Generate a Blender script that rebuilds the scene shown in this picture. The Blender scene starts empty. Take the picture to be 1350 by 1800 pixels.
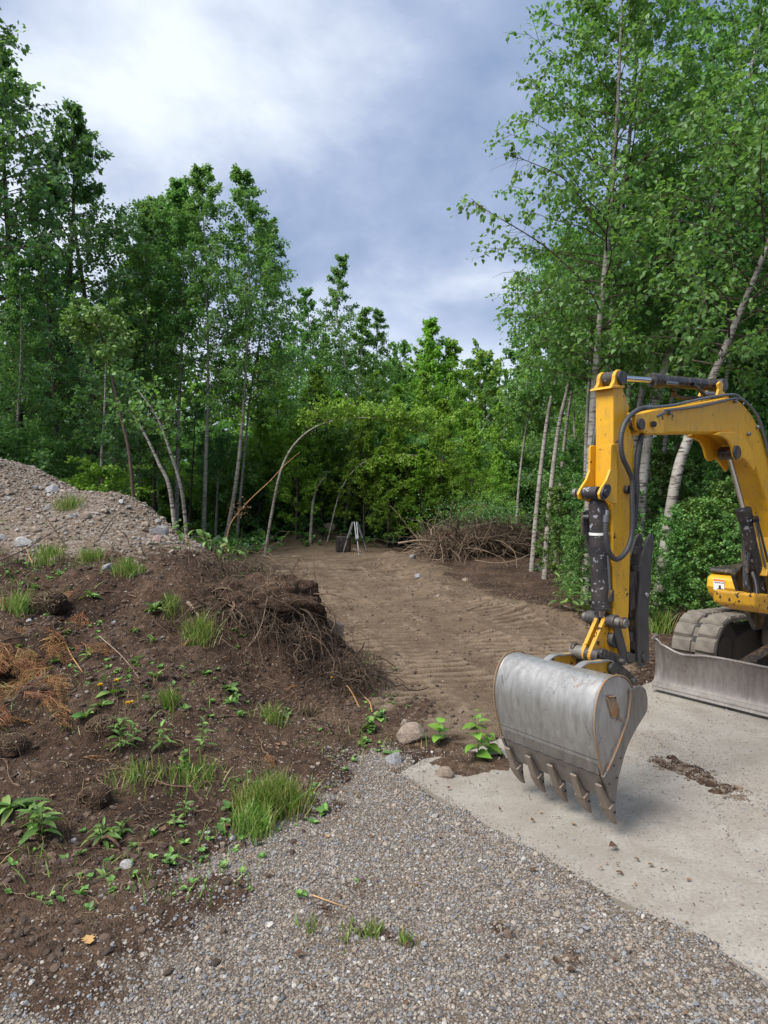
import bpy, math, random
import numpy as np, bmesh
from mathutils import Vector, Matrix
random.seed(7); rng = np.random.default_rng(7)
S = bpy.context.scene
COL = S.collection
PI = math.pi
# ------------------------------------------------------------------ camera, sky, sun, exposure
EYE, FP, V0, U0 = 1.7, 1200.0, 875.0, 675.0
cam = bpy.data.cameras.new('camera'); co = bpy.data.objects.new('camera', cam); COL.objects.link(co)
co.location = (0, 0, EYE); co.rotation_euler = (PI/2, 0, 0)
cam.sensor_fit = 'VERTICAL'; cam.sensor_height = 36; cam.sensor_width = 27; cam.lens = 24
cam.shift_y = -(900-V0)/1800.0
cam.clip_start = 0.05; cam.clip_end = 3000
S.camera = co
SUN_EL, SUN_AZ = math.radians(52), math.radians(232)
W = bpy.data.worlds.new("World"); S.world = W; W.use_nodes = True
def build_world():
    nt = W.node_tree; nt.nodes.clear(); N = nt.nodes; L = nt.links
    out = N.new('ShaderNodeOutputWorld'); bg = N.new('ShaderNodeBackground'); L.new(bg.outputs[0], out.inputs[0])
    sky = N.new('ShaderNodeTexSky'); sky.sky_type = 'NISHITA'; sky.sun_disc = False
    sky.sun_elevation = SUN_EL; sky.sun_rotation = SUN_AZ
    tc = N.new('ShaderNodeTexCoord')
    sep = N.new('ShaderNodeSeparateXYZ'); L.new(tc.outputs['Generated'], sep.inputs[0])
    def M(op, a, b=None, c=None):
        n = N.new('ShaderNodeMath'); n.operation = op
        for i, x in enumerate((a, b, c)):
            if x is None: continue
            if isinstance(x, (int, float)): n.inputs[i].default_value = x
            else: L.new(x, n.inputs[i])
        return n.outputs[0]
    zz = M('MAXIMUM', M('ADD', sep.outputs[2], .38), .08)
    cx = N.new('ShaderNodeCombineXYZ')
    L.new(M('DIVIDE', sep.outputs[0], zz), cx.inputs[0]); L.new(M('DIVIDE', sep.outputs[1], zz), cx.inputs[1])
    def noise(scale, det, w, rough=.5, dist=0):
        n = N.new('ShaderNodeTexNoise'); n.noise_dimensions = '4D'; n.inputs['W'].default_value = w
        n.inputs['Scale'].default_value = scale; n.inputs['Detail'].default_value = det
        n.inputs['Roughness'].default_value = rough; n.inputs['Distortion'].default_value = dist
        L.new(cx.outputs[0], n.inputs['Vector']); return n.outputs['Fac']
    big = noise(.75, 4, 3.1, .5, .3); mid = noise(3.0, 7, 5.2, .55, .2); gap = noise(1.1, 5, 21.4, .5)
    # a heavier bank of cloud low in front and to the right, thinner bright cloud high on the left
    bank = M('ADD', M('MULTIPLY', sep.outputs[0], .55), M('MULTIPLY', sep.outputs[2], -1.15))
    v = M('ADD', M('ADD', M('MULTIPLY', big, 1.7), M('MULTIPLY', mid, 1.35)), M('MULTIPLY_ADD', bank, .80, -.42))
    cr = N.new('ShaderNodeValToRGB'); L.new(v, cr.inputs[0]); r = cr.color_ramp
    r.elements[0].position = .34; r.elements[0].color = (.72, .78, .88, 1)
    r.elements[1].position = .98; r.elements[1].color = (.19, .27, .43, 1)
    e = r.elements.new(.54); e.color = (.52, .58, .70, 1)
    e = r.elements.new(.72); e.color = (.34, .41, .57, 1)
    # brighter broken cloud towards the horizon
    hz = M('SUBTRACT', 1, M('MULTIPLY', M('ABSOLUTE', M('SUBTRACT', sep.outputs[2], .17)), 7.5)); hz = M('MAXIMUM', hz, 0)
    hz = M('MULTIPLY', hz, M('MULTIPLY', M('SMOOTH_MAX', M('SUBTRACT', gap, .40), 0, .05), 5))
    mx = N.new('ShaderNodeMixRGB'); L.new(M('MINIMUM', hz, 1), mx.inputs[0]); L.new(cr.outputs[0], mx.inputs[1]); mx.inputs[2].default_value = (.72, .78, .92, 1)
    sk = N.new('ShaderNodeMixRGB'); sk.blend_type = 'MULTIPLY'; sk.inputs[0].default_value = 1
    L.new(sky.outputs[0], sk.inputs[1]); sk.inputs[2].default_value = (.10, .10, .10, 1)
    m2 = N.new('ShaderNodeMixRGB'); m2.inputs[0].default_value = .93
    L.new(sk.outputs[0], m2.inputs[1]); L.new(mx.outputs[0], m2.inputs[2])
    L.new(m2.outputs[0], bg.inputs[0]); bg.inputs[1].default_value = 0.42
build_world()
sl = bpy.data.lights.new('sun', 'SUN'); sl.energy = 1.5; sl.angle = math.radians(28); sl.color = (1, .95, .88)
so = bpy.data.objects.new('sun', sl); COL.objects.link(so); so.location = (0, 0, 30)
so.rotation_euler = Vector((math.sin(SUN_AZ)*math.cos(SUN_EL), math.cos(SUN_AZ)*math.cos(SUN_EL), math.sin(SUN_EL))).to_track_quat('Z', 'Y').to_euler()
S.view_settings.view_transform = 'Standard'; S.view_settings.look = 'None'
S.view_settings.exposure = 1.72; S.view_settings.gamma = 1; S.view_settings.use_curve_mapping = False
S.cycles.max_bounces = 8; S.cycles.diffuse_bounces = 5; S.cycles.transmission_bounces = 5; S.cycles.use_denoising = True

# ------------------------------------------------------------------ generic helpers
def tag(o, label=None, cat=None, group=None, kind=None):
    if label: o['label'] = label
    if cat: o['category'] = cat
    if group: o['group'] = group
    if kind: o['kind'] = kind
    return o
def empty(name, loc=(0, 0, 0), rz=0, label=None, cat=None, group=None):
    o = bpy.data.objects.new(name, None); COL.objects.link(o); o.empty_display_size = .2
    o.location = loc; o.rotation_euler = (0, 0, rz)
    return tag(o, label, cat, group)
def link_mesh(name, me, mat=None, parent=None):
    if mat is not None and len(me.materials) == 0: me.materials.append(mat)
    o = bpy.data.objects.new(name, me); COL.objects.link(o)
    if parent: o.parent = parent
    return o
def fastmesh(name, V, F, mat=None, smooth=False, rnd=None):
    """V (n,3), F (m,k) with one face size; rnd: a per-face number"""
    V = np.asarray(V, dtype=np.float32).reshape(-1, 3); F = np.asarray(F, dtype=np.int32); m, k = F.shape
    me = bpy.data.meshes.new(name); me.vertices.add(len(V)); me.vertices.foreach_set('co', V.ravel())
    me.loops.add(m*k); me.loops.foreach_set('vertex_index', F.ravel())
    me.polygons.add(m); me.polygons.foreach_set('loop_start', np.arange(0, m*k, k, dtype=np.int32))
    me.polygons.foreach_set('loop_total', np.full(m, k, dtype=np.int32))
    if smooth: me.polygons.foreach_set('use_smooth', np.ones(m, dtype=bool))
    if rnd is not None:
        a = me.attributes.new('rnd', 'FLOAT', 'FACE'); a.data.foreach_set('value', np.asarray(rnd, dtype=np.float32))
    me.update(calc_edges=True); me.validate()
    if mat is not None: me.materials.append(mat)
    return me
class MB:
    """collects verts and faces of one mesh"""
    def __init__(s): s.v = []; s.f = []
    def add(s, V, F):
        b = len(s.v); s.v += [tuple(p) for p in V]; s.f += [tuple(i+b for i in f) for f in F]; return s
    def box(s, c, d, rot=None):
        V = [Vector((x*d[0]/2, y*d[1]/2, z*d[2]/2)) for x in (-1, 1) for y in (-1, 1) for z in (-1, 1)]
        if rot: V = [rot @ p for p in V]
        return s.add([p+Vector(c) for p in V], [(0, 1, 3, 2), (4, 6, 7, 5), (0, 4, 5, 1), (2, 3, 7, 6), (0, 2, 6, 4), (1, 5, 7, 3)])
    def prism(s, poly, q0, q1):
        """poly in (X, z), extruded along Y from q0 to q1"""
        n = len(poly); A = sum(poly[i][0]*poly[(i+1) % n][1]-poly[(i+1) % n][0]*poly[i][1] for i in range(n))
        if A < 0: poly = poly[::-1]
        V = [(p[0], q0, p[1]) for p in poly]+[(p[0], q1, p[1]) for p in poly]
        F = [tuple(range(n)), tuple(range(2*n-1, n-1, -1))]+[(i, i+n, (i+1) % n+n, (i+1) % n) for i in range(n)]
        return s.add(V, F)
    def zprism(s, poly, z0, z1):
        n = len(poly); A = sum(poly[i][0]*poly[(i+1) % n][1]-poly[(i+1) % n][0]*poly[i][1] for i in range(n))
        if A < 0: poly = poly[::-1]
        V = [(p[0], p[1], z0) for p in poly]+[(p[0], p[1], z1) for p in poly]
        F = [tuple(range(n-1, -1, -1)), tuple(range(n, 2*n))]+[(i, (i+1) % n, (i+1) % n+n, i+n) for i in range(n)]
        return s.add(V, F)
    def tube(s, pts, rad, sides=8, cap=True):
        V, F = tube_arrays(pts, rad, sides)
        s.add(V, F.tolist())
        if cap:
            n = len(pts); b = len(s.v)-n*sides
            s.f.append(tuple(b+i for i in range(sides-1, -1, -1))); s.f.append(tuple(b+(n-1)*sides+i for i in range(sides)))
        return s
    def cyl(s, a, b, r, sides=16, r2=None): return s.tube([a, b], [r, r if r2 is None else r2], sides)
    def build(s, name, mat, parent=None, smooth=False, bevel=0, seg=2):
        me = bpy.data.meshes.new(name); me.from_pydata(s.v, [], s.f); me.update()
        me.materials.append(mat)
        o = link_mesh(name, me, None, parent)
        if smooth:
            for p in me.polygons: p.use_smooth = True
            try: me.set_sharp_from_angle(angle=math.radians(38))
            except Exception: pass
        if bevel:
            m = o.modifiers.new('bevel', 'BEVEL'); m.width = bevel; m.segments = seg; m.limit_method = 'ANGLE'; m.angle_limit = math.radians(35)
        return o
def tube_arrays(pts, rad, sides):
    P = np.asarray([tuple(p) for p in pts], dtype=float); n = len(P)
    R = np.full(n, rad, dtype=float) if np.isscalar(rad) else np.asarray(rad, dtype=float)
    T = np.gradient(P, axis=0); T /= np.linalg.norm(T, axis=1)[:, None]+1e-9
    ref = np.array([.31, .17, .94]) if abs(T[0][2]) < .85 else np.array([.95, .2, .1])
    A = np.cross(T, ref); A /= np.linalg.norm(A, axis=1)[:, None]+1e-9; B = np.cross(T, A)
    th = np.arange(sides)*2*PI/sides
    V = P[:, None, :]+R[:, None, None]*(A[:, None, :]*np.cos(th)[None, :, None]+B[:, None, :]*np.sin(th)[None, :, None])
    i = np.arange(n-1)[:, None]*sides; j = np.arange(sides)[None, :]; k = (j+1) % sides
    F = np.stack([i+j, i+k, i+sides+k, i+sides+j], -1).reshape(-1, 4)
    return V.reshape(-1, 3), F
class Tubes:
    """many tubes as numpy arrays, one mesh"""
    def __init__(s): s.V = []; s.F = []; s.n = 0; s.r = []
    def add(s, pts, rad, sides=4, r=0.5):
        V, F = tube_arrays(pts, rad, sides); s.V.append(V); s.F.append(F+s.n); s.n += len(V); s.r.append(np.full(len(F), r))
    def mesh(s, name, mat): return fastmesh(name, np.concatenate(s.V), np.concatenate(s.F), mat, True, np.concatenate(s.r))
def smooth_path(pts, n=8):
    """Catmull-Rom through the points"""
    P = [np.array(p, dtype=float) for p in pts]; P = [2*P[0]-P[1]]+P+[2*P[-1]-P[-2]]; out = []
    for i in range(1, len(P)-2):
        for k in range(n):
            t = k/n; a, b, c, d = P[i-1:i+3]
            out.append(.5*((2*b)+(-a+c)*t+(2*a-5*b+4*c-d)*t*t+(-a+3*b-3*c+d)*t**3))
    out.append(P[-2]); return np.array(out)
# value noise, vectorised
def _h(ix, iy, seed):
    n = (ix*374761393+iy*668265263+seed*982451653) & 0xffffffff
    n = ((n ^ (n >> 13))*1274126177) & 0xffffffff
    return ((n ^ (n >> 16)) & 0xffff)/65535.0
def vnoise(x, y, seed=0):
    ix = np.floor(x).astype(np.int64); iy = np.floor(y).astype(np.int64); fx = x-ix; fy = y-iy
    fx = fx*fx*(3-2*fx); fy = fy*fy*(3-2*fy)
    a = _h(ix, iy, seed); b = _h(ix+1, iy, seed); c = _h(ix, iy+1, seed); d = _h(ix+1, iy+1, seed)
    return (a*(1-fx)+b*fx)*(1-fy)+(c*(1-fx)+d*fx)*fy
def fbm(x, y, octaves=4, seed=0, gain=.5):
    s = 0; a = 1; t = 0
    for o in range(octaves):
        s = s+a*(vnoise(x*2**o+o*17.3, y*2**o+o*9.1, seed+o)-.5); t += a; a *= gain
    return s/t*2
def sm(a, b, x):
    t = np.clip((x-a)/(b-a), 0, 1); return t*t*(3-2*t)

# ------------------------------------------------------------------ materials
def mat_new(name):
    m = bpy.data.materials.new(name); m.use_nodes = True; nt = m.node_tree
    return m, nt, nt.nodes, nt.links, nt.nodes['Principled BSDF']
class NT:
    def __init__(s, nt): s.N = nt.nodes; s.L = nt.links
    def set(s, sock, v):
        if v is None: return
        if hasattr(v, 'is_linked') or isinstance(v, bpy.types.NodeSocket): s.L.new(v, sock)
        else: sock.default_value = v
    def math(s, op, a, b=None, c=None, clamp=False):
        n = s.N.new('ShaderNodeMath'); n.operation = op; n.use_clamp = clamp
        for i, x in enumerate((a, b, c)): s.set(n.inputs[i], x)
        return n.outputs[0]
    def mix(s, f, a, b, mode='MIX'):
        n = s.N.new('ShaderNodeMixRGB'); n.blend_type = mode
        s.set(n.inputs[0], f); s.set(n.inputs[1], a); s.set(n.inputs[2], b); return n.outputs[0]
    def noise(s, vec, scale, det=4, rough=.5, dist=0, out='Fac', w=None):
        n = s.N.new('ShaderNodeTexNoise')
        if w is not None: n.noise_dimensions = '4D'; s.set(n.inputs['W'], w)
        s.set(n.inputs['Vector'], vec); n.inputs['Scale'].default_value = scale; n.inputs['Detail'].default_value = det
        n.inputs['Roughness'].default_value = rough; n.inputs['Distortion'].default_value = dist; return n.outputs[out]
    def voro(s, vec, scale, out='Distance', feature='F1', rand=1):
        n = s.N.new('ShaderNodeTexVoronoi'); n.feature = feature; s.set(n.inputs['Vector'], vec)
        n.inputs['Scale'].default_value = scale; n.inputs['Randomness'].default_value = rand; return n.outputs[out]
    def ramp(s, f, stops, interp='LINEAR'):
        n = s.N.new('ShaderNodeValToRGB'); s.set(n.inputs[0], f); r = n.color_ramp; r.interpolation = interp
        while len(r.elements) > 1: r.elements.remove(r.elements[-1])
        r.elements[0].position = stops[0][0]; c = stops[0][1]; r.elements[0].color = (*c, 1) if len(c) == 3 else c
        for p, c in stops[1:]:
            e = r.elements.new(p); e.color = (*c, 1) if len(c) == 3 else c
        return n.outputs[0]
    def coord(s, which='Object'): return s.N.new('ShaderNodeTexCoord').outputs[which]
    def pos(s): return s.N.new('ShaderNodeNewGeometry').outputs['Position']
    def attr(s, name, out='Fac'):
        n = s.N.new('ShaderNodeAttribute'); n.attribute_name = name; return n.outputs[out]
    def scale(s, vec, v):
        n = s.N.new('ShaderNodeVectorMath'); n.operation = 'MULTIPLY'; s.L.new(vec, n.inputs[0]); n.inputs[1].default_value = v; return n.outputs[0]
    def bump(s, h, strength, dist, base=None):
        n = s.N.new('ShaderNodeBump'); s.set(n.inputs['Height'], h); n.inputs['Strength'].default_value = strength
        n.inputs['Distance'].default_value = dist
        if base is not None: s.L.new(base, n.inputs['Normal'])
        return n.outputs[0]
    def g(s, v): return (v, v, v)
def leaf_mat(name, stops, trans=.48, rough=.45, objvar=.25):
    m, nt, N, L, b = mat_new(name); T = NT(nt)
    oi = N.new('ShaderNodeObjectInfo').outputs['Random']
    c = T.ramp(T.attr('rnd'), stops)
    hs = N.new('ShaderNodeHueSaturation'); L.new(c, hs.inputs['Color'])
    L.new(T.math('MULTIPLY_ADD', oi, .03, .487), hs.inputs['Hue'])
    L.new(T.math('MULTIPLY_ADD', oi, objvar, 1-objvar/2), hs.inputs['Value'])
    c = hs.outputs[0]
    L.new(c, b.inputs['Base Color']); b.inputs['Roughness'].default_value = rough; b.inputs['Specular IOR Level'].default_value = .5
    tr = N.new('ShaderNodeBsdfTranslucent'); c2 = T.mix(.5, c, (.24, .46, .03, 1), 'MIX'); L.new(c2, tr.inputs[0])
    mx = N.new('ShaderNodeMixShader'); mx.inputs[0].default_value = trans
    L.new(b.outputs[0], mx.inputs[1]); L.new(tr.outputs[0], mx.inputs[2])
    L.new(mx.outputs[0], N['Material Output'].inputs[0]); return m
M = {}
M['leaf_dark'] = leaf_mat('leaf_dark', [(0, (.075, .165, .075)), (.5, (.115, .245, .098)), (.85, (.16, .32, .12)), (1, (.23, .40, .18))])
M['leaf_birch'] = leaf_mat('leaf_birch', [(0, (.09, .20, .065)), (.5, (.15, .31, .088)), (.85, (.21, .40, .115)), (1, (.31, .50, .19))])
M['leaf_bright'] = leaf_mat('leaf_bright', [(0, (.15, .29, .035)), (.5, (.25, .44, .05)), (.85, (.35, .55, .075)), (1, (.46, .62, .13))])
M['leaf_weed'] = leaf_mat('leaf_weed', [(0, (.075, .14, .035)), (.5, (.125, .235, .05)), (.85, (.19, .32, .07)), (1, (.27, .39, .11))], trans=.25, objvar=.4)
M['leaf_big'] = leaf_mat('leaf_big', [(0, (.14, .29, .035)), (1, (.21, .40, .055))], trans=.3, objvar=.3)
M['grass'] = leaf_mat('grass_blades', [(0, (.08, .17, .025)), (.5, (.16, .28, .045)), (.75, (.27, .33, .08)), (1, (.45, .36, .17))], trans=.25)
M['dry'] = leaf_mat('dry_fronds', [(0, (.10, .042, .018)), (.45, (.24, .10, .04)), (.8, (.38, .18, .075)), (1, (.5, .30, .14))], trans=.12, rough=.8)
M['litter'] = leaf_mat('leaf_litter', [(0, (.05, .028, .016)), (.6, (.14, .075, .04)), (.9, (.24, .14, .08)), (1, (.36, .26, .17))], trans=.05, rough=.85)
M['rootmat'] = leaf_mat('dark_root_mat', [(0, (.028, .018, .012)), (.5, (.075, .048, .031)), (.85, (.13, .09, .058)), (1, (.24, .17, .12))], trans=0, rough=.9)
M['straw'] = leaf_mat('straw_roots', [(0, (.05, .032, .02)), (.5, (.13, .085, .05)), (1, (.26, .19, .12))], trans=0, rough=.9)
def birch_mat():
    m, nt, N, L, b = mat_new('birch_bark'); T = NT(nt); p = T.coord()
    q = T.scale(p, (1, 1, 6.0)); n1 = T.noise(q, 5, 4, .6); q2 = T.scale(p, (1, 1, 3)); n2 = T.noise(q2, 14, 3, .6); n3 = T.noise(p, .9, 2)
    c = T.ramp(n3, [(.3, (.24, .215, .185)), (.6, (.42, .40, .36)), (.8, (.52, .50, .46))])
    c = T.mix(T.ramp(n1, [(.52, T.g(0)), (.60, T.g(1))]), c, (.07, .055, .045, 1)); c = T.mix(T.ramp(T.noise(p, 3.5, 5, .65), [(.48, T.g(0)), (.66, T.g(.75))]), c, (.20, .17, .14, 1))
    c = T.mix(T.ramp(n2, [(.55, T.g(0)), (.72, T.g(.65))]), c, (.17, .14, .11, 1))
    L.new(c, b.inputs['Base Color']); b.inputs['Roughness'].default_value = .8
    L.new(T.bump(n1, .5, .01), b.inputs['Normal']); return m
def bark_mat(name, a, bb, sc=9):
    m, nt, N, L, b = mat_new(name); T = NT(nt); p = T.coord()
    n = T.noise(T.scale(p, (1, 1, .25)), sc*3, 5, .6); c = T.ramp(n, [(.3, a), (.7, bb)])
    L.new(c, b.inputs['Base Color']); b.inputs['Roughness'].default_value = .9; L.new(T.bump(n, .6, .01), b.inputs['Normal']); return m
M['birch'] = birch_mat(); M['bark'] = bark_mat('dark_bark', (.035, .028, .022), (.13, .105, .085))
M['twig'] = bark_mat('twig_bark', (.05, .035, .027), (.13, .09, .07)); M['peeled'] = bark_mat('peeled_wood', (.36, .17, .06), (.55, .34, .16))
M['stick'] = bark_mat('weathered_stick', (.16, .11, .075), (.34, .26, .19)); M['root'] = bark_mat('root_wood', (.07, .04, .025), (.20, .125, .08))
def soil_color(T, p, dark=False):
    n = T.noise(p, 1.3, 6, .6); n2 = T.noise(p, 22, 6, .65)
    a = T.ramp(n, [(.3, (.042, .026, .018)), (.48, (.105, .064, .042)), (.72, (.21, .14, .095))])
    a = T.mix(T.ramp(n2, [(.35, T.g(.75)), (.62, T.g(0))]), a, (.018, .011, .008, 1))
    # grit and small chips
    v = T.voro(p, 75, 'Color'); vd = T.voro(p, 75, 'Distance')
    sp = T.N.new('ShaderNodeSeparateColor'); T.L.new(v, sp.inputs[0])
    f = T.math('MULTIPLY', T.math('GREATER_THAN', sp.outputs[0], .95), T.math('LESS_THAN', vd, .42))
    a = T.mix(f, a, T.ramp(sp.outputs[1], [(0, (.20, .16, .13)), (.6, (.32, .29, .26)), (1, (.42, .36, .29))]))
    return a, n2, vd
def ground_mat():
    m, nt, N, L, b = mat_new('ground_soil_and_gravel'); T = NT(nt); p = T.pos()
    soil, n2, vd0 = soil_color(T, p)
    # packed sandy dirt of the cleared lane
    dn = T.noise(p, 1.1, 6, .62); dn2 = T.noise(p, 9, 6, .62)
    dirt = T.ramp(dn, [(.3, (.12, .085, .056)), (.52, (.225, .165, .112)), (.75, (.32, .245, .172))])
    dirt = T.mix(T.ramp(dn2, [(.30, T.g(.6)), (.62, T.g(0))]), dirt, (.115, .075, .048, 1)); dn3 = T.noise(p, 55, 5, .7); dirt = T.mix(T.ramp(dn3, [(.35, T.g(.5)), (.5, T.g(0)), (.62, T.g(0)), (.7, T.g(.0))]), dirt, (.09, .06, .04, 1)); dirt = T.mix(T.ramp(dn3, [(.6, T.g(0)), (.68, T.g(.7))]), dirt, (.40, .33, .26, 1))
    tv = T.math('ADD', T.attr('tread_shade'), T.math('MULTIPLY', T.math('SUBTRACT', T.noise(p, 6, 5, .7), .5), 1.1)); dirt = T.mix(T.ramp(tv, [(.10, T.g(.5)), (.44, T.g(0))]), dirt, (.062, .041, .027, 1)); dirt = T.mix(T.ramp(tv, [(.56, T.g(0)), (.95, T.g(.55))]), dirt, (.33, .255, .18, 1))  # relief shading painted into the dirt colour: grooves darkened, crests lightened
    # gravel seen between the loose pebbles
    vg = N.new('ShaderNodeTexVoronoi'); L.new(p, vg.inputs['Vector']); vg.inputs['Scale'].default_value = 95
    sp = N.new('ShaderNodeSeparateColor'); L.new(vg.outputs['Color'], sp.inputs[0])
    grav = T.ramp(sp.outputs[0], [(0, (.13, .12, .11)), (.25, (.22, .20, .18)), (.5, (.32, .28, .235)), (.7, (.27, .20, .145)), (.9, (.42, .37, .32)), (1, (.52, .48, .43))])
    grav = T.mix(T.ramp(vg.outputs['Distance'], [(.35, T.g(0)), (.6, T.g(.7))]), grav, (.12, .092, .07, 1)); grav = T.mix(T.ramp(T.noise(p, 2.6, 5, .65), [(.5, T.g(0)), (.66, T.g(.55))]), grav, (.20, .145, .10, 1))
    # gravel heap: tan grit
    vh = N.new('ShaderNodeTexVoronoi'); L.new(p, vh.inputs['Vector']); vh.inputs['Scale'].default_value = 42
    sh = N.new('ShaderNodeSeparateColor'); L.new(vh.outputs['Color'], sh.inputs[0])
    heap = T.ramp(sh.outputs[0], [(0, (.15, .115, .085)), (.5, (.25, .195, .15)), (.8, (.31, .27, .23)), (1, (.44, .41, .38))])
    heap = T.mix(T.ramp(T.noise(p, 3, 5, .6), [(.4, T.g(0)), (.65, T.g(.7))]), heap, (.20, .14, .095, 1))
    jn = T.noise(p, 7, 5, .65)
    def msk(name):
        return T.ramp(T.math('ADD', T.attr(name), T.math('MULTIPLY', T.math('SUBTRACT', jn, .5), .9)), [(.42, T.g(0)), (.58, T.g(1))])
    c = T.mix(msk('dirt'), soil, dirt); c = T.mix(msk('heap'), c, heap); c = T.mix(msk('gravel'), c, grav)
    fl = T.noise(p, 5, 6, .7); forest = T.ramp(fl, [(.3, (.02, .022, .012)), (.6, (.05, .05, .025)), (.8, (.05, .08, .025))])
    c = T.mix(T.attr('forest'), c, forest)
    L.new(c, b.inputs['Base Color']); b.inputs['Roughness'].default_value = .95; b.inputs['Specular IOR Level'].default_value = .2
    h = T.math('ADD', T.math('MULTIPLY', T.noise(p, 30, 8, .7), 1.0), T.math('MULTIPLY', vg.outputs['Distance'], -.5))
    bn = T.bump(h, 1.0, .03); L.new(bn, b.inputs['Normal']); return m
M['ground'] = ground_mat()
def stone_mat(name, stops, rough=.8):
    m, nt, N, L, b = mat_new(name); T = NT(nt); p = T.coord()
    oi = N.new('ShaderNodeObjectInfo').outputs['Random']
    c = T.ramp(oi, stops); n = T.noise(p, 3, 5, .65, w=T.math('MULTIPLY', oi, 40)); c = T.mix(T.ramp(n, [(.35, T.g(.5)), (.65, T.g(0))]), c, (.09, .075, .062, 1))
    L.new(c, b.inputs['Base Color']); b.inputs['Roughness'].default_value = rough; L.new(T.bump(n, .4, .05), b.inputs['Normal']); return m
M['pebble'] = stone_mat('pebbles', [(0, (.11, .115, .125)), (.10, (.22, .23, .25)), (.28, (.34, .345, .36)), (.44, (.30, .25, .20)), (.58, (.43, .375, .31)), (.74, (.37, .285, .205)), (.84, (.21, .15, .105)), (.92, (.52, .48, .43)), (1, (.60, .57, .52))])
M['heapstone'] = stone_mat('heap_stones', [(0, (.20, .15, .11)), (.35, (.30, .235, .175)), (.65, (.36, .295, .23)), (.85, (.31, .295, .28)), (.94, (.44, .42, .38)), (1, (.46, .36, .29))])
M['clod'] = stone_mat('soil_clods', [(0, (.035, .022, .015)), (.5, (.08, .05, .034)), (1, (.17, .11, .075))], .95)
M['dirtclod'] = stone_mat('dirt_clods', [(0, (.10, .065, .045)), (.6, (.20, .145, .10)), (1, (.30, .23, .17))], .95)
def rock_mat(name, a, b2, stain=(.12, .09, .07)):
    m, nt, N, L, b = mat_new(name); T = NT(nt); p = T.coord()
    n = T.noise(p, 6, 7, .65); n2 = T.noise(p, 40, 4, .6)
    c = T.ramp(n, [(.3, a), (.7, b2)]); c = T.mix(T.ramp(n2, [(.5, T.g(0)), (.7, T.g(.5))]), c, (*stain, 1))
    c = T.mix(T.ramp(T.noise(p, 3, 4, .6, w=5.0), [(.5, T.g(0)), (.7, T.g(.6))]), c, (*stain, 1))
    L.new(c, b.inputs['Base Color']); b.inputs['Roughness'].default_value = .85
    L.new(T.bump(T.math('ADD', n, T.math('MULTIPLY', n2, .3)), .7, .02), b.inputs['Normal']); return m
M['rock_tan'] = rock_mat('rock_tan', (.24, .18, .135), (.38, .31, .25)); M['rock_grey'] = rock_mat('rock_grey', (.23, .23, .24), (.42, .42, .43))
M['rock_white'] = rock_mat('rock_white', (.42, .41, .40), (.62, .61, .59), (.25, .21, .17)); M['rock_pink'] = rock_mat('rock_pink', (.27, .18, .16), (.38, .28, .25))
def concrete_mat():
    m, nt, N, L, b = mat_new('worn_concrete'); T = NT(nt); p = T.pos()
    n1 = T.noise(p, .9, 6, .6); n2 = T.noise(p, 5, 6, .65); n3 = T.noise(p, 60, 4, .6)
    c = T.ramp(n1, [(.3, (.24, .213, .178)), (.5, (.325, .298, .258)), (.75, (.395, .368, .325))])
    c = T.mix(T.ramp(n2, [(.40, T.g(.5)), (.6, T.g(0))]), c, (.24, .205, .17, 1))
    c = T.mix(T.ramp(n3, [(.42, T.g(.45)), (.55, T.g(0))]), c, (.20, .18, .155, 1))
    v = N.new('ShaderNodeTexVoronoi'); L.new(p, v.inputs['Vector']); v.inputs['Scale'].default_value = 60
    sp = N.new('ShaderNodeSeparateColor'); L.new(v.outputs['Color'], sp.inputs[0])
    f = T.math('MULTIPLY', T.math('GREATER_THAN', sp.outputs[0], .86), T.math('LESS_THAN', v.outputs['Distance'], .25))
    c = T.mix(f, c, (.07, .065, .06, 1))
    c = T.mix(T.ramp(T.noise(p, 1.7, 7, .7, .6), [(.50, T.g(0)), (.60, T.g(.35)), (.75, T.g(.6))]), c, (.19, .155, .118, 1))
    L.new(c, b.inputs['Base Color']); b.inputs['Roughness'].default_value = .88
    L.new(T.bump(T.math('ADD', n3, T.math('MULTIPLY', n2, .5)), .35, .006), b.inputs['Normal']); return m
M['concrete'] = concrete_mat()
def paint_mat(name, col, chips=.62, rough=.42):
    m, nt, N, L, b = mat_new(name); T = NT(nt); p = T.coord()
    n = T.noise(p, 26, 5, .6, .3); n2 = T.noise(p, 2.2, 5, .6); n3 = T.noise(T.scale(p, (1, 1, .3)), 40, 4, .6)
    c = T.mix(T.ramp(n2, [(.35, T.g(.0)), (.7, T.g(.35))]), (*col, 1), (col[0]*.72, col[1]*.66, col[2]*.9, 1))
    c = T.mix(T.ramp(n3, [(.50, T.g(0)), (.72, T.g(.5))]), c, (.30, .19, .08, 1)); n5 = T.noise(T.scale(p, (1, 1, .5)), 7, 7, .7, .8); c = T.mix(T.ramp(n5, [(.56, T.g(0)), (.66, T.g(.28)), (.8, T.g(.5))]), c, (.40, .24, .06, 1))
    ch = T.ramp(n, [(chips, T.g(0)), (chips+.015, T.g(1))])
    c = T.mix(ch, c, (.045, .032, .025, 1))
    L.new(c, b.inputs['Base Color']); L.new(T.math('MULTIPLY_ADD', ch, .4, rough), b.inputs['Roughness'])
    L.new(T.bump(T.math('SUBTRACT', T.math('MULTIPLY', n3, .12), ch), .3, .003), b.inputs['Normal']); return m
M['yellow'] = paint_mat('yellow_paint', (.72, .385, .014), .665)
M['yellow_worn'] = paint_mat('worn_yellow_paint', (.62, .32, .015), .59, .55)
M['black'] = paint_mat('black_paint', (.022, .022, .026), .8, .42)
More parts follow.
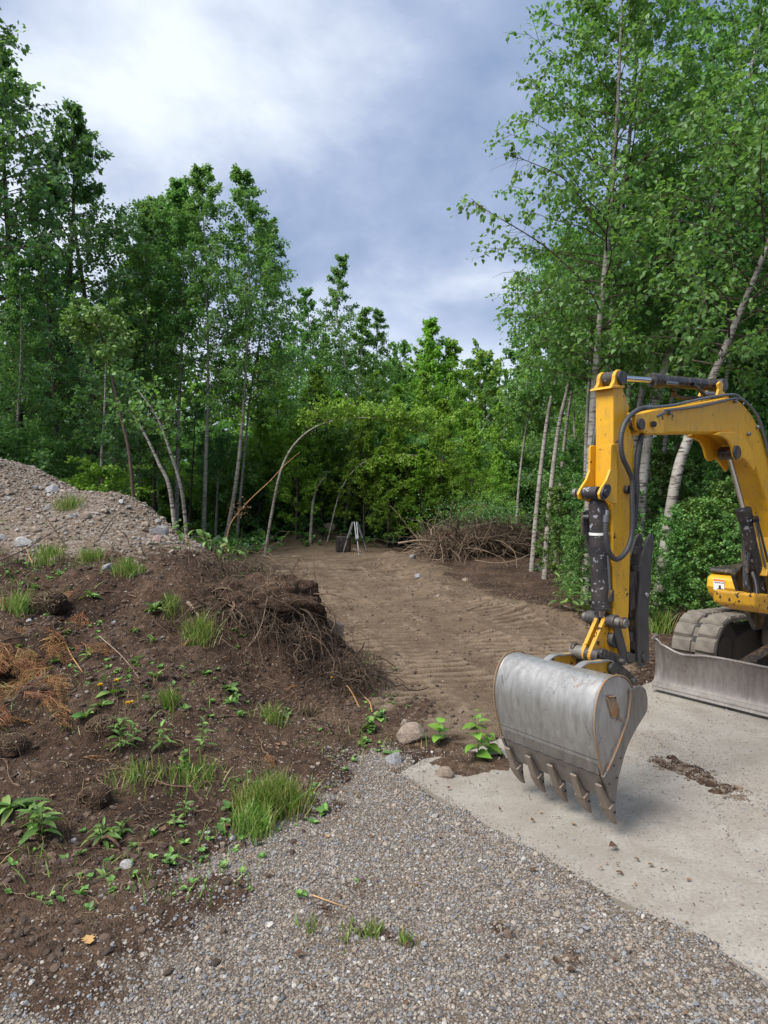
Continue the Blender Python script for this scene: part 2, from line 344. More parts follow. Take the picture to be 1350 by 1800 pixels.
def chip_black():
    m, nt, N, L, b = mat_new('chipped_black_cylinder'); T = NT(nt); p = T.coord()
    n = T.noise(p, 38, 5, .65, .4); n2 = T.noise(p, 5, 3); s = T.math('ADD', n, T.math('MULTIPLY', T.math('SUBTRACT', n2, .5), .3))
    f = T.ramp(s, [(.60, T.g(0)), (.63, T.g(1))])
    c = T.mix(f, T.ramp(T.noise(p, 9, 4), [(.3, (.018, .018, .022)), (.7, (.06, .05, .045))]), (.32, .33, .36, 1))
    L.new(c, b.inputs['Base Color']); b.inputs['Roughness'].default_value = .45; return m
M['chipblack'] = chip_black()
def steel_mat(name, a, c2, rust=(.16, .075, .03), metal=.55, rough=.45, rl=.66):
    m, nt, N, L, b = mat_new(name); T = NT(nt); p = T.coord()
    n = T.noise(T.scale(p, (1, 1, .22)), 30, 6, .65, .4); n2 = T.noise(p, 2.5, 5, .6); n3 = T.noise(p, 11, 6, .7, 1.2); s1 = T.noise(T.scale(p, (1, 1, .16)), 9, 2, .4, 1.5); s2 = T.noise(p, 4, 3, .5, w=3.0)
    c = T.ramp(T.math('ADD', T.math('MULTIPLY', n, .55), T.math('MULTIPLY', n2, .45)), [(.32, a), (.68, c2)])
    scr = T.math('MULTIPLY', T.ramp(T.math('ABSOLUTE', T.math('SUBTRACT', s1, .5)), [(0, T.g(.7)), (.006, T.g(0))]), T.ramp(s2, [(.48, T.g(0)), (.56, T.g(1))])); c = T.mix(scr, c, (a[0]*.4, a[1]*.4, a[2]*.45, 1))
    c = T.mix(T.ramp(n3, [(rl, T.g(0)), (rl+.1, T.g(.8))]), c, (*rust, 1))
    L.new(c, b.inputs['Base Color']); b.inputs['Metallic'].default_value = metal
    L.new(T.math('MULTIPLY_ADD', n, .3, rough-.15), b.inputs['Roughness']); L.new(T.bump(T.math('ADD', n, scr), .15, .003), b.inputs['Normal']); return m
M['steel'] = steel_mat('bucket_steel', (.24, .232, .222), (.50, .49, .475), (.20, .12, .07), .6, .40, .60)
M['steel_weld'] = steel_mat('weld_and_rust', (.20, .14, .09), (.36, .25, .16), (.35, .16, .05), .25, .65, .5)
M['steel_lip'] = steel_mat('lip_steel', (.15, .135, .12), (.29, .27, .245))
M['tooth'] = steel_mat('tooth_steel', (.16, .125, .10), (.30, .25, .20), (.14, .08, .05), .3, .55)
M['darksteel'] = steel_mat('dark_worn_steel', (.045, .042, .04), (.13, .12, .115), (.10, .055, .03), .5, .5)
M['blade'] = steel_mat('blade_steel', (.13, .11, .098), (.29, .265, .25), (.13, .07, .04), .4, .5, .60)
def simple(name, col, rough=.5, metal=0):
    m, nt, N, L, b = mat_new(name); T = NT(nt); n = T.noise(T.coord(), 20, 4, .6)
    c = T.mix(n, (col[0]*.75, col[1]*.75, col[2]*.75, 1), (min(1, col[0]*1.2), min(1, col[1]*1.2), min(1, col[2]*1.2), 1))
    L.new(c, b.inputs['Base Color']); b.inputs['Roughness'].default_value = rough; b.inputs['Metallic'].default_value = metal; return m
M['chrome'] = simple('chrome_rod', (.62, .62, .62), .15, 1); M['rubber'] = simple('hose_rubber', (.05, .052, .056), .5)
M['pipe'] = simple('grey_steel_pipe', (.17, .18, .19), .4, .6); M['white'] = simple('white_label', (.75, .75, .72), .5)
M['orange'] = simple('orange_print', (.75, .2, .02), .5); M['ink'] = simple('black_print', (.015, .015, .015), .5)
M['flower'] = simple('yellow_petals', (.85, .55, .01), .6); M['glass'] = simple('dark_glass', (.02, .025, .03), .08); M['tripod'] = simple('tripod_aluminium', (.36, .37, .39), .4, .3)
def track_mat():
    m, nt, N, L, b = mat_new('dusty_track_rubber'); T = NT(nt); p = T.coord(); n = T.noise(p, 7, 6, .65)
    c = T.ramp(n, [(.3, (.085, .073, .062)), (.55, (.16, .14, .115)), (.75, (.23, .20, .168))]); L.new(c, b.inputs['Base Color']); b.inputs['Roughness'].default_value = .9
    L.new(T.bump(T.noise(p, 40, 5, .6), .4, .006), b.inputs['Normal']); return m
M['track'] = track_mat()
M['muddy'] = simple('muddy_frame', (.10, .08, .06), .85)

# ------------------------------------------------------------------ terrain
def W3(u, v, y): return ((u-U0)/FP*y, y, EYE-y*(v-V0)/FP)
def FL(u, v, z=0.0):
    y = (EYE-z)*FP/(v-V0); return ((u-U0)/FP*y, y)
cp = [W3(*p) for p in [
 (0, 808, 11), (-350, 745, 11.5), (-200, 770, 9.5), (50, 828, 11), (100, 850, 10.5), (160, 873, 10.2), (240, 886, 9.8), (290, 922, 9.2), (330, 950, 8.8), (365, 968, 8.5),
 (0, 900, 8.6), (100, 915, 8.5), (200, 940, 8.3), (280, 962, 8.0), (0, 1000, 6.9), (100, 1000, 7.0), (200, 1000, 7.0), (300, 1010, 7.0), (380, 1005, 7.1),
 (0, 1100, 5.65), (100, 1100, 5.7), (200, 1100, 5.8), (300, 1100, 5.9), (400, 1085, 6.1), (430, 1012, 6.7), (500, 1035, 6.55), (540, 1062, 6.4),
 (440, 1180, 5.75), (500, 1200, 5.7), (560, 1180, 5.95), (590, 1120, 6.45), (640, 1170, 6.3), (700, 1228, 5.75),
 (0, 1200, 4.8), (100, 1200, 4.85), (200, 1200, 4.95), (350, 1200, 5.2), (0, 1300, 4.1), (100, 1310, 4.1), (200, 1320, 4.2), (350, 1330, 4.3),
 (100, 1420, 3.6), (0, 1450, 3.4), (0, 1580, 2.88), (-300, 1300, 4.0), (-300, 1100, 5.6), (-300, 1500, 3.1), (-300, 950, 8)]]
cp += [(-6, 13.5, 1.5), (-3.6, 12.2, .45), (-2.4, 11, .12), (-6, 17, .2), (-9, 14, 1.2), (-12, 18, .2), (-.55, 7.4, 0), (-.2, 6.7, 0), (-1.1, 8.3, 0), (-1.5, 9.4, 0), (-1.7, 10.5, 0), (-2.0, 12, 0), (-4, 14, 0),
       (-10, 9, 2.3), (-8, 6, 1.0), (-6, 3.5, .3), (-5, 2, .1), (-14, 8, 1.5)]
for x, y in [(-3.0, 1.5), (-1.5, 2.2), (-1.2, 3.4), (-.5, 4.2), (0, 3), (0, 5.6), (1.5, 2), (3, 3), (2, 5), (4, 6), (3, 8), (1, 8), (0, 10), (2, 12), (5, 12), (-1, 14), (0, 18), (4, 18), (-2, 20), (2, 24), (-6, 22), (8, 24), (9, 8), (8, 2), (-14, 26), (0, 0), (-5, -1), (8, -2), (14, 15), (-3, 17), (-9, 19), (-22, 14), (-22, 3), (20, 5), (0, 32), (-18, 32), (18, 30)]:
    cp.append((x, y, 0.0))
CP = np.array(cp)
def tps_fit(P, lam=.002):
    n = len(P); d = np.linalg.norm(P[:, None, :2]-P[None, :, :2], axis=2); K = np.where(d > 0, d*d*np.log(d+1e-9), 0)+lam*np.eye(n)
    Q = np.hstack([np.ones((n, 1)), P[:, :2]]); A = np.block([[K, Q], [Q.T, np.zeros((3, 3))]])
    return np.linalg.solve(A, np.concatenate([P[:, 2], np.zeros(3)]))
TW = tps_fit(CP)
slab = [FL(u, v) for u, v in [(705, 1358), (790, 1412), (860, 1452), (930, 1492), (1010, 1538), (1090, 1583), (1190, 1628), (1270, 1672), (1350, 1722), (1560, 1830)]]+[(5.5, 1.5), (9, 4), (7.5, 8.2), (4.2, 8.6)]+[FL(u, v) for u, v in [(1155, 1192), (1090, 1222), (1000, 1255), (900, 1290), (820, 1322), (745, 1334)]]
def polydist(x, y, poly, closed=True):
    """signed distance: negative inside"""
    d = np.full(x.shape, 1e9); ins = np.zeros(x.shape, bool); n = len(poly)
    for i in range(n if closed else n-1):
        (ax, ay), (bx, by) = poly[i], poly[(i+1) % n]
        dx, dy = bx-ax, by-ay; t = np.clip(((x-ax)*dx+(y-ay)*dy)/(dx*dx+dy*dy+1e-12), 0, 1)
        d = np.minimum(d, np.hypot(x-ax-t*dx, y-ay-t*dy))
        if closed:
            c = ((ay > y) != (by > y)); xi = ax+(y-ay)*dx/(dy if abs(dy) > 1e-9 else 1e-9); ins ^= c & (x < xi)
    return np.where(ins, -d, d) if closed else d
grav_poly = [FL(u, v) for u, v in [(-700, 1900), (-200, 1800), (0, 1700), (170, 1640), (330, 1555), (440, 1490), (548, 1405), (610, 1345), (700, 1330), (760, 1345), (900, 1400)]]+[FL(1200, 1620), FL(1500, 1800), (5, .5), (-6, .5)]
lanes = [[FL(u, v) for u, v in L_] for L_ in [
 [(760, 1250), (680, 1190), (590, 1115), (535, 1055), (505, 1005), (480, 975)],
 [(880, 1240), (790, 1180), (680, 1105), (605, 1050), (560, 1005), (530, 975)],
 [(1010, 1225), (920, 1160), (800, 1105), (700, 1055), (630, 1015), (590, 980)],
 [(1060, 1170), (960, 1125), (850, 1083), (750, 1038), (680, 1005)]]]
dirt_poly = [FL(u, v) for u, v in [(775, 1255), (690, 1180), (585, 1095), (500, 1020), (430, 985), (395, 962), (470, 955), (560, 955), (660, 962), (690, 985), (740, 1000), (860, 1060), (960, 1100), (1040, 1120), (1070, 1180), (1090, 1215), (880, 1290), (800, 1290)]]
def lane_height(x, y):
    out = np.zeros(x.shape)
    for k, ln in enumerate(lanes):
        best = np.full(x.shape, 1e9); s = np.zeros(x.shape); acc = 0
        for i in range(len(ln)-1):
            (ax, ay), (bx, by) = ln[i], ln[i+1]; dx, dy = bx-ax, by-ay; Ls = math.hypot(dx, dy)
            t = np.clip(((x-ax)*dx+(y-ay)*dy)/(Ls*Ls), 0, 1); d = np.hypot(x-ax-t*dx, y-ay-t*dy)
            mk = d < best; best = np.where(mk, d, best); s = np.where(mk, acc+t*Ls+.12*(((x-ax)*dy-(y-ay)*dx)/Ls), s); acc += Ls
        w = 1-sm(.27, .36, best+.08*fbm(x*2, y*2, 2, 40+k))
        ph = np.abs(((s+.10*fbm(x*1.6, y*1.6, 4, 60+k, .6))/.175) % 1-.5)*2
        hk = (sm(.3, .6, ph)*.042-.024)*np.clip(1.6*vnoise(x*1.9, y*1.9, 110+k)-.15, 0, 1)*(.45+.9*np.clip(vnoise(x*1.3, y*1.3, 70+k), 0, 1)); out = out*(1-w)+w*hk
        out += .010*np.exp(-((best-.29)/.06)**2)*(.4+vnoise(x*3, y*3, 80+k))
    return out
def tread_shade(x, y): return sm(-.012, .022, lane_height(x, y))*np.clip(np.abs(lane_height(x, y))*60, 0, 1)+.5*(1-np.clip(np.abs(lane_height(x, y))*60, 0, 1))  # mask for the painted relief shading, low in grooves, high on crests
def base_height(x, y):
    x = np.asarray(x, float); y = np.asarray(y, float)
    z = TW[len(CP)]+TW[len(CP)+1]*x+TW[len(CP)+2]*y
    for i in range(len(CP)):
        r2 = (x-CP[i, 0])**2+(y-CP[i, 1])**2; z = z+TW[i]*.5*r2*np.log(r2+1e-12)
    # beyond the modelled place the land runs out flat
    w = sm(24, 34, np.hypot(x, y-8)); z = z*(1-w)
    flat = sm(.0, .06, z)
    return np.where(z < .05, z*flat, z)
def masks(x, y, z):
    sd = polydist(x, y, slab); gd = polydist(x, y, grav_poly); dd = polydist(x, y, dirt_poly)
    jag = .10*fbm(x*3, y*3, 4, 5)
    gravel = 1-sm(-.30, .32, gd+jag*3)
    # soil smears across the gravel
    for (u, v, r) in [(560, 1610, .10), (600, 1560, .07), (150, 1650, .35), (40, 1700, .35), (650, 1650, .10), (880, 1650, .07), (330, 1590, .16), (800, 1350, .14), (850, 1370, .10), (1010, 1680, .06), (580, 1430, .1), (400,1560,.12), (160, 1750, .12)]:
        cx, cy = FL(u, v); gravel = gravel*(1-.62*np.exp(-(((x-cx+.12*fbm(x*5,y*5,3,90))/(r*1.3))**2+((y-cy+.12*fbm(x*5,y*5,3,91))/r)**2)))
    strip = 0*x
    gravel = np.maximum(gravel, strip*.9)
    heap = sm(.9, 1.25, z+.12*fbm(x*1.2, y*1.2, 3, 9))*(x < -1.2)
    dirt = 1-sm(-.15, .75, dd+jag*5)
    far = sm(15, 19, y+2.5*fbm(x*.4, y*.4, 3, 12)-.25*(x < -1)*0)
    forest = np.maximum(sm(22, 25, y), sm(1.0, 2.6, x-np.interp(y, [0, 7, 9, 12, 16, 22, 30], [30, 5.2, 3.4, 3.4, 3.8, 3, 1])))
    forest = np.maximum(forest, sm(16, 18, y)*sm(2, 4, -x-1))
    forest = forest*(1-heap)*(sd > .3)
    return sd, gravel, heap, dirt, forest
def ground_z(x, y):
    x = np.asarray(x, float); y = np.asarray(y, float)
    z0 = base_height(x, y); sd, gravel, heap, dirt, forest = masks(x, y, z0)
    soil = np.clip(1-gravel-dirt, 0, 1)*(sd > 0)
    near = 1-sm(20, 40, np.hypot(x, y))
    mound = sm(.04, .3, z0)
    z = z0+near*(mound*(.24*fbm(x*1.5, y*1.5, 5, 1, .55)+.02+.075*fbm(x*7, y*7, 5, 2, .65)) + (1-mound)*soil*(.07*fbm(x*3, y*3, 6, 3, .65)+.02))
    z = z*(1-heap)+heap*(z0+.10*fbm(x*1.1, y*1.1, 4, 4)+.03*fbm(x*8, y*8, 3, 6))
    z = z+near*dirt*(1-mound)*(.03*fbm(x*1.2, y*1.2, 4, 7)+.012*fbm(x*8, y*8, 4, 8)+lane_height(x, y))
    z = z+near*gravel*(1-mound)*(.010*fbm(x*4, y*4, 4, 10)+.006*fbm(x*30, y*30, 2, 11))
    # low spoil ridge along the right of the lane
    rd = polydist(x, y, [FL(680, 985), FL(740, 1010), FL(830, 1062), FL(930, 1090), FL(1020, 1105)], False)
    z = z+.17*np.exp(-(rd/.5)**2)*(.6+.8*fbm(x*1.5, y*1.5, 4, 14))*(sd > .3)
    # small spoil heap at the end of the lane
    z = z+.75*np.exp(-(((x+2.1)/1.6)**2+((y-24.5)/1.2)**2))*(1+.3*fbm(x*1.5, y*1.5, 4, 15))
    # soil bank at the right, under the brush pile
    z = z+.35*np.exp(-(((x-2.6)/2.2)**2+((y-17.5)/2.0)**2))
    # spilled soil patch by the slab's left corner
    cx, cy = FL(830, 1335)
    jag = .09*fbm(x*4, y*4, 6, 16, .65)
    e = sm(-.04, .03, sd+jag)
    z = np.where(sd < .35, z*e+(-.05)*(1-e)+.012*e, z)
    sp = np.exp(-(((x-cx+.15*fbm(x*6, y*6, 4, 95))/.32)**2+((y-cy+.15*fbm(x*6, y*6, 4, 96))/.27)**2)); z = np.maximum(z, np.where(sp > .25, -.012+.045*(sp-.25)+.008*fbm(x*12, y*12, 3, 18), -9))
    st = polydist(x, y, [FL(1165, 1338), FL(1205, 1350), FL(1270, 1385)], False)
    spots = np.exp(-((st+.10*fbm(x*9, y*9, 4, 92))/.12)**2)*(.25+1.1*vnoise(x*22, y*22, 19)); z = np.maximum(z, np.where(spots > .5, -.006+.05*(spots-.5), -9))
    return z
def gz(x, y): return float(ground_z(np.array([x]), np.array([y]))[0])
def G(u, v, lo=1.2, hi=40):
    """the point of the ground seen at that place of the photograph"""
    ys = np.geomspace(lo, hi, 500); xs = (u-U0)/FP*ys; zs = EYE-ys*(v-V0)/FP; g = ground_z(xs, ys)
    b = np.nonzero(zs <= g)[0]; i = b[0] if len(b) else len(ys)-1
    return Vector((xs[i], ys[i], g[i]))
def axis(segs):
    out = []
    for a, b, st in segs: out += list(np.arange(a, b-1e-6, st))
    return np.array(out)
def grow(a, step, lim, k=1.12):
    out = []
    while abs(a) < lim: a += step; out.append(a); step *= k
    return out
xs = np.arange(-3.6, 3.6, .024); xs = np.concatenate([np.array(grow(-3.6, -.03, 1500, 1.05))[::-1], xs, np.array(grow(3.6, .03, 1500, 1.06))])
ys = np.concatenate([np.array(grow(1.9, -.04, 400, 1.12))[::-1], np.arange(1.9, 6.5, .021), np.arange(6.5, 11, .028), np.array(grow(11, .032, 2500, 1.022))])
X, Y = np.meshgrid(xs, ys); Z = ground_z(X.ravel(), Y.ravel()); Xr, Yr = X.ravel(), Y.ravel()
nx, ny = len(xs), len(ys); ii = np.arange(ny-1)[:, None]*nx+np.arange(nx-1)[None, :]
F = np.stack([ii, ii+1, ii+nx+1, ii+nx], -1).reshape(-1, 4)
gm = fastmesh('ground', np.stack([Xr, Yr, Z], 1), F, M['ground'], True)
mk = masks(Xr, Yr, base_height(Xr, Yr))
for nm, a in zip(('gravel', 'heap', 'dirt', 'forest', 'tread_shade'), mk[1:]+(tread_shade(Xr, Yr),)):
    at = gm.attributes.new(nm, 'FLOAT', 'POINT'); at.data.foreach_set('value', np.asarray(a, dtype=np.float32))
ground = link_mesh('ground', gm); tag(ground, kind='structure')
ZG = Z.reshape(ny, nx); MK = [np.asarray(a).reshape(ny, nx) for a in mk]; ZB = base_height(Xr, Yr).reshape(ny, nx)
def _interp(A, x, y):
    x = np.asarray(x, float); y = np.asarray(y, float)
    i = np.clip(np.searchsorted(xs, x)-1, 0, nx-2); j = np.clip(np.searchsorted(ys, y)-1, 0, ny-2)
    fx = np.clip((x-xs[i])/(xs[i+1]-xs[i]), 0, 1); fy = np.clip((y-ys[j])/(ys[j+1]-ys[j]), 0, 1)
    return (A[j, i]*(1-fx)+A[j, i+1]*fx)*(1-fy)+(A[j+1, i]*(1-fx)+A[j+1, i+1]*fx)*fy
def ground_z(x, y): return _interp(ZG, x, y)
def base_height(x, y): return _interp(ZB, x, y)
def masks(x, y, z): return [_interp(A, x, y) for A in MK]
print('ground faces', len(F))
m = MB().zprism(slab, -.12, 0.0); pad = m.build('concrete_slab', M['concrete']); tag(pad, kind='structure')

# ------------------------------------------------------------------ loose stones and clods (geometry nodes)
def scatter(name, P, sc, mat, label, cat=None, variants=5, sub=1, flat=.65, disp=.45):
    P = np.asarray(P, np.float32); n = len(P)
    me = bpy.data.meshes.new(name); me.vertices.add(n); me.vertices.foreach_set('co', P.ravel())
    s3 = np.asarray(sc)[:, None]*np.stack([rng.uniform(.75, 1.25, n), rng.uniform(.75, 1.25, n), rng.uniform(flat*.7, flat*1.3, n)], 1)
    a = me.attributes.new('scl', 'FLOAT_VECTOR', 'POINT'); a.data.foreach_set('vector', s3.astype(np.float32).ravel())
    r3 = np.stack([rng.normal(0, .35, n), rng.normal(0, .35, n), rng.uniform(0, 6.28, n)], 1)
    a = me.attributes.new('rot', 'FLOAT_VECTOR', 'POINT'); a.data.foreach_set('vector', r3.astype(np.float32).ravel())
    me.materials.append(mat)
    o = bpy.data.objects.new(name, me); COL.objects.link(o)
    ng = bpy.data.node_groups.new(name+'_nodes', 'GeometryNodeTree')
    ng.interface.new_socket('Geometry', in_out='INPUT', socket_type='NodeSocketGeometry'); ng.interface.new_socket('Geometry', in_out='OUTPUT', socket_type='NodeSocketGeometry')
    N = ng.nodes; L = ng.links; gi = N.new('NodeGroupInput'); go = N.new('NodeGroupOutput')
    g2i = N.new('GeometryNodeGeometryToInstance')
    for k in range(variants):
        ico = N.new('GeometryNodeMeshIcoSphere'); ico.inputs['Radius'].default_value = 1; ico.inputs['Subdivisions'].default_value = sub
        sp = N.new('GeometryNodeSetPosition'); L.new(ico.outputs[0], sp.inputs['Geometry'])
        no = N.new('ShaderNodeTexNoise'); no.noise_dimensions = '4D'; no.inputs['W'].default_value = k*7.3+1; no.inputs['Scale'].default_value = 1.0 if sub < 2 else 1.5; no.inputs['Detail'].default_value = 2 if sub < 2 else 5
        vm = N.new('ShaderNodeVectorMath'); vm.operation = 'SUBTRACT'; L.new(no.outputs['Color'], vm.inputs[0]); vm.inputs[1].default_value = (.5, .5, .5)
        v2 = N.new('ShaderNodeVectorMath'); v2.operation = 'SCALE'; L.new(vm.outputs[0], v2.inputs[0]); v2.inputs['Scale'].default_value = disp*3
        L.new(v2.outputs[0], sp.inputs['Offset'])
        sm_ = N.new('GeometryNodeSetMaterial'); sm_.inputs['Material'].default_value = mat; L.new(sp.outputs[0], sm_.inputs[0])
        L.new(sm_.outputs[0], g2i.inputs[0])
    iop = N.new('GeometryNodeInstanceOnPoints'); L.new(gi.outputs[0], iop.inputs['Points']); L.new(g2i.outputs[0], iop.inputs['Instance'])
    iop.inputs['Pick Instance'].default_value = True
    ri = N.new('FunctionNodeRandomValue'); ri.data_type = 'INT'
    for i_ in ri.inputs:
        if i_.type == 'INT' and i_.name == 'Max': i_.default_value = variants-1
        if i_.type == 'INT' and i_.name == 'Min': i_.default_value = 0
    oi = [o_ for o_ in ri.outputs if o_.type == 'INT'][0]; L.new(oi, iop.inputs['Instance Index'])
    for nm, inp in (('scl', 'Scale'), ('rot', 'Rotation')):
        na = N.new('GeometryNodeInputNamedAttribute'); na.data_type = 'FLOAT_VECTOR'; na.inputs['Name'].default_value = nm
        L.new([o_ for o_ in na.outputs if o_.type == 'VECTOR'][0], iop.inputs[inp])
    L.new(iop.outputs[0], go.inputs[0])
    md = o.modifiers.new('scatter', 'NODES'); md.node_group = ng
    tag(o, label, None, None, 'stuff'); return o
def pick(n, x0, x1, y0, y1, fn, infr=True):
    """n random ground points weighted by fn(masks)"""
    x = rng.uniform(x0, x1, n); y = rng.uniform(y0, y1, n)
    zb = base_height(x, y); mk_ = masks(x, y, zb); w = fn(x, y, zb, *mk_); k = rng.random(n) < w
    if infr: k &= (np.abs(x) < y*.6+.5)
    x, y = x[k], y[k]; return np.stack([x, y, ground_z(x, y)], 1)
P = pick(330000, -2.8, 3.0, 1.7, 6.0, lambda x, y, z, sd, g, h, d, f: np.clip(g, 0, 1)*(sd > -.02)*np.clip(1.25-vnoise(x*2.2, y*2.2, 33)*.6, 0, 1))
sc = np.exp(rng.normal(math.log(.0037), .45, len(P))); P[:, 2] += sc*.2
scatter('driveway_pebbles', P, sc, M['pebble'], 'loose grey and tan pebbles covering the gravel driveway'); print('pebbles', len(P))
P = pick(120000, -1, 5, 2.2, 7.5, lambda x, y, z, sd, g, h, d, f: (sd < .0)*np.clip(.02+.12*(vnoise(x*1.5,y*1.5,93)>.55)+.75*np.exp(-(polydist(x, y, [FL(1115, 1290), FL(1190, 1335), FL(1290, 1395), FL(1420, 1450)], False)/.26)**2)*np.clip(.2+vnoise(x*5,y*5,94),0,1)+.9*np.exp(-(np.abs(sd)/.05)**2)+.8*np.exp(-(polydist(x, y, [FL(1240, 1395), FL(1275, 1455), FL(1300, 1510), FL(1360, 1560)], False)/.02)**2),0,1))
P[:, 2] = np.maximum(P[:, 2], 0.0)+.002; sc = np.exp(rng.normal(math.log(.0032), .4, len(P)))
scatter('slab_grit', P, sc, M['pebble'], 'dark grit scattered over the concrete slab'); print('grit', len(P))
P = pick(70000, -9, -1, 5.5, 13.5, lambda x, y, z, sd, g, h, d, f: h*np.clip(.3+1.0*vnoise(x*1.1, y*1.1, 34), 0, 1)*.75)
sc = np.exp(rng.normal(math.log(.014), .5, len(P))).clip(.006, .06); P[:, 2] += sc*.15
scatter('heap_stones', P, sc, M['heapstone'], 'pale stones covering the gravel heap'); print('heap', len(P))
P = pick(26000, -5, 2, 2.2, 9, lambda x, y, z, sd, g, h, d, f: (sd > 0)*(1-h)*(1-g)*(1-d)*(.05+.35*np.clip(vnoise(x*1.7, y*1.7, 38)*3-1.6,0,1)))
sc = np.exp(rng.normal(math.log(.0062), .45, len(P))).clip(.003, .022)
P2 = pick(60000, .9, 2.6, 3.6, 5.4, lambda x, y, z, sd, g, h, d, f: np.clip(np.exp(-((polydist(x, y, [FL(1165, 1338), FL(1205, 1352), FL(1280, 1388)], False)+.09*fbm(x*8, y*8, 3, 97))/.10)**2)*1.5*vnoise(x*14, y*14, 98)-.15, 0, 1)); P2[:, 2] = np.maximum(P2[:, 2], 0)+.002
scatter('slab_debris', P2[:3200], np.exp(rng.normal(math.log(.005), .5, len(P2[:3200]))), M['dirtclod'], 'dark crumbs of soil and bark on the slab behind the bucket', flat=.4)
scatter('soil_chips', P, sc, M['heapstone'], 'small stones mixed in the turned soil'); print('chips', len(P))
P = pick(42000, -6, 4.5, 2.4, 17, lambda x, y, z, sd, g, h, d, f: (sd > .02)*(1-h*.8)*(1-g)*(1-.8*d)*np.clip(vnoise(x*2.1, y*2.1, 35)*1.4-.25, 0, 1))
sc = np.exp(rng.normal(math.log(.017), .5, len(P))).clip(.006, .07)
sc = sc.clip(.004, .021); scatter('soil_clods', P, sc, M['clod'], 'dark clods of turned soil on the bank', disp=.5, sub=2); print('clods', len(P))
P = pick(16000, -3, 5, 5, 22, lambda x, y, z, sd, g, h, d, f: (sd > .05)*d*np.clip(vnoise(x*1.4, y*1.4, 36)*1.5-.45, 0, 1)*.8+(sd > .1)*.5*np.exp(-(polydist(x, y, [FL(680, 985), FL(830, 1062), FL(1020, 1105)], False)/.5)**2))
sc = np.exp(rng.normal(math.log(.011), .5, len(P))).clip(.004, .035)
scatter('dirt_crumbs', P, sc, M['dirtclod'], 'dry dirt crumbs and small stones in the cleared lane', disp=.7, sub=1); print('crumbs', len(P))

# ------------------------------------------------------------------ leaves, grass and roots
LEAF2 = (np.array([[0, 0, 0], [.40, .42, .10], [0, 1, -.05], [-.40, .42, .10]]), np.array([[0, 1, 2], [0, 2, 3]]))
LEAF4 = (np.array([[0, 0, 0], [.36, .22, .08], [.27, .60, .10], [0, 1, -.06], [-.27, .60, .10], [-.36, .22, .08]]), np.array([[0, 1, 2, 3], [0, 3, 4, 5]]))
def rotmats(axis_, up):
    y = axis_/(np.linalg.norm(axis_, axis=1)[:, None]+1e-9); x = np.cross(y, up); x /= np.linalg.norm(x, axis=1)[:, None]+1e-9
    z = np.cross(x, y); return np.stack([x, y, z], 2)
def leaf_mesh(name, P, D, size, shape, mat, r=None, upn=None, g=None):
    g = g or rng
    n = len(P); up = g.normal(0, .55, (n, 3))+np.array([0, 0, 1.0]) if upn is None else upn
    R = rotmats(D, up); Vl, Fl = shape
    s = np.asarray(size)*np.ones(n); V = np.einsum('nij,kj->nki', R, Vl)*s[:, None, None]+P[:, None, :]
    F = (Fl[None]+np.arange(n)[:, None, None]*len(Vl)).reshape(-1, Fl.shape[1])
    if r is None: r = g.random(n)
    return fastmesh(name, V.reshape(-1, 3), F, mat, False, np.repeat(r, len(Fl)))
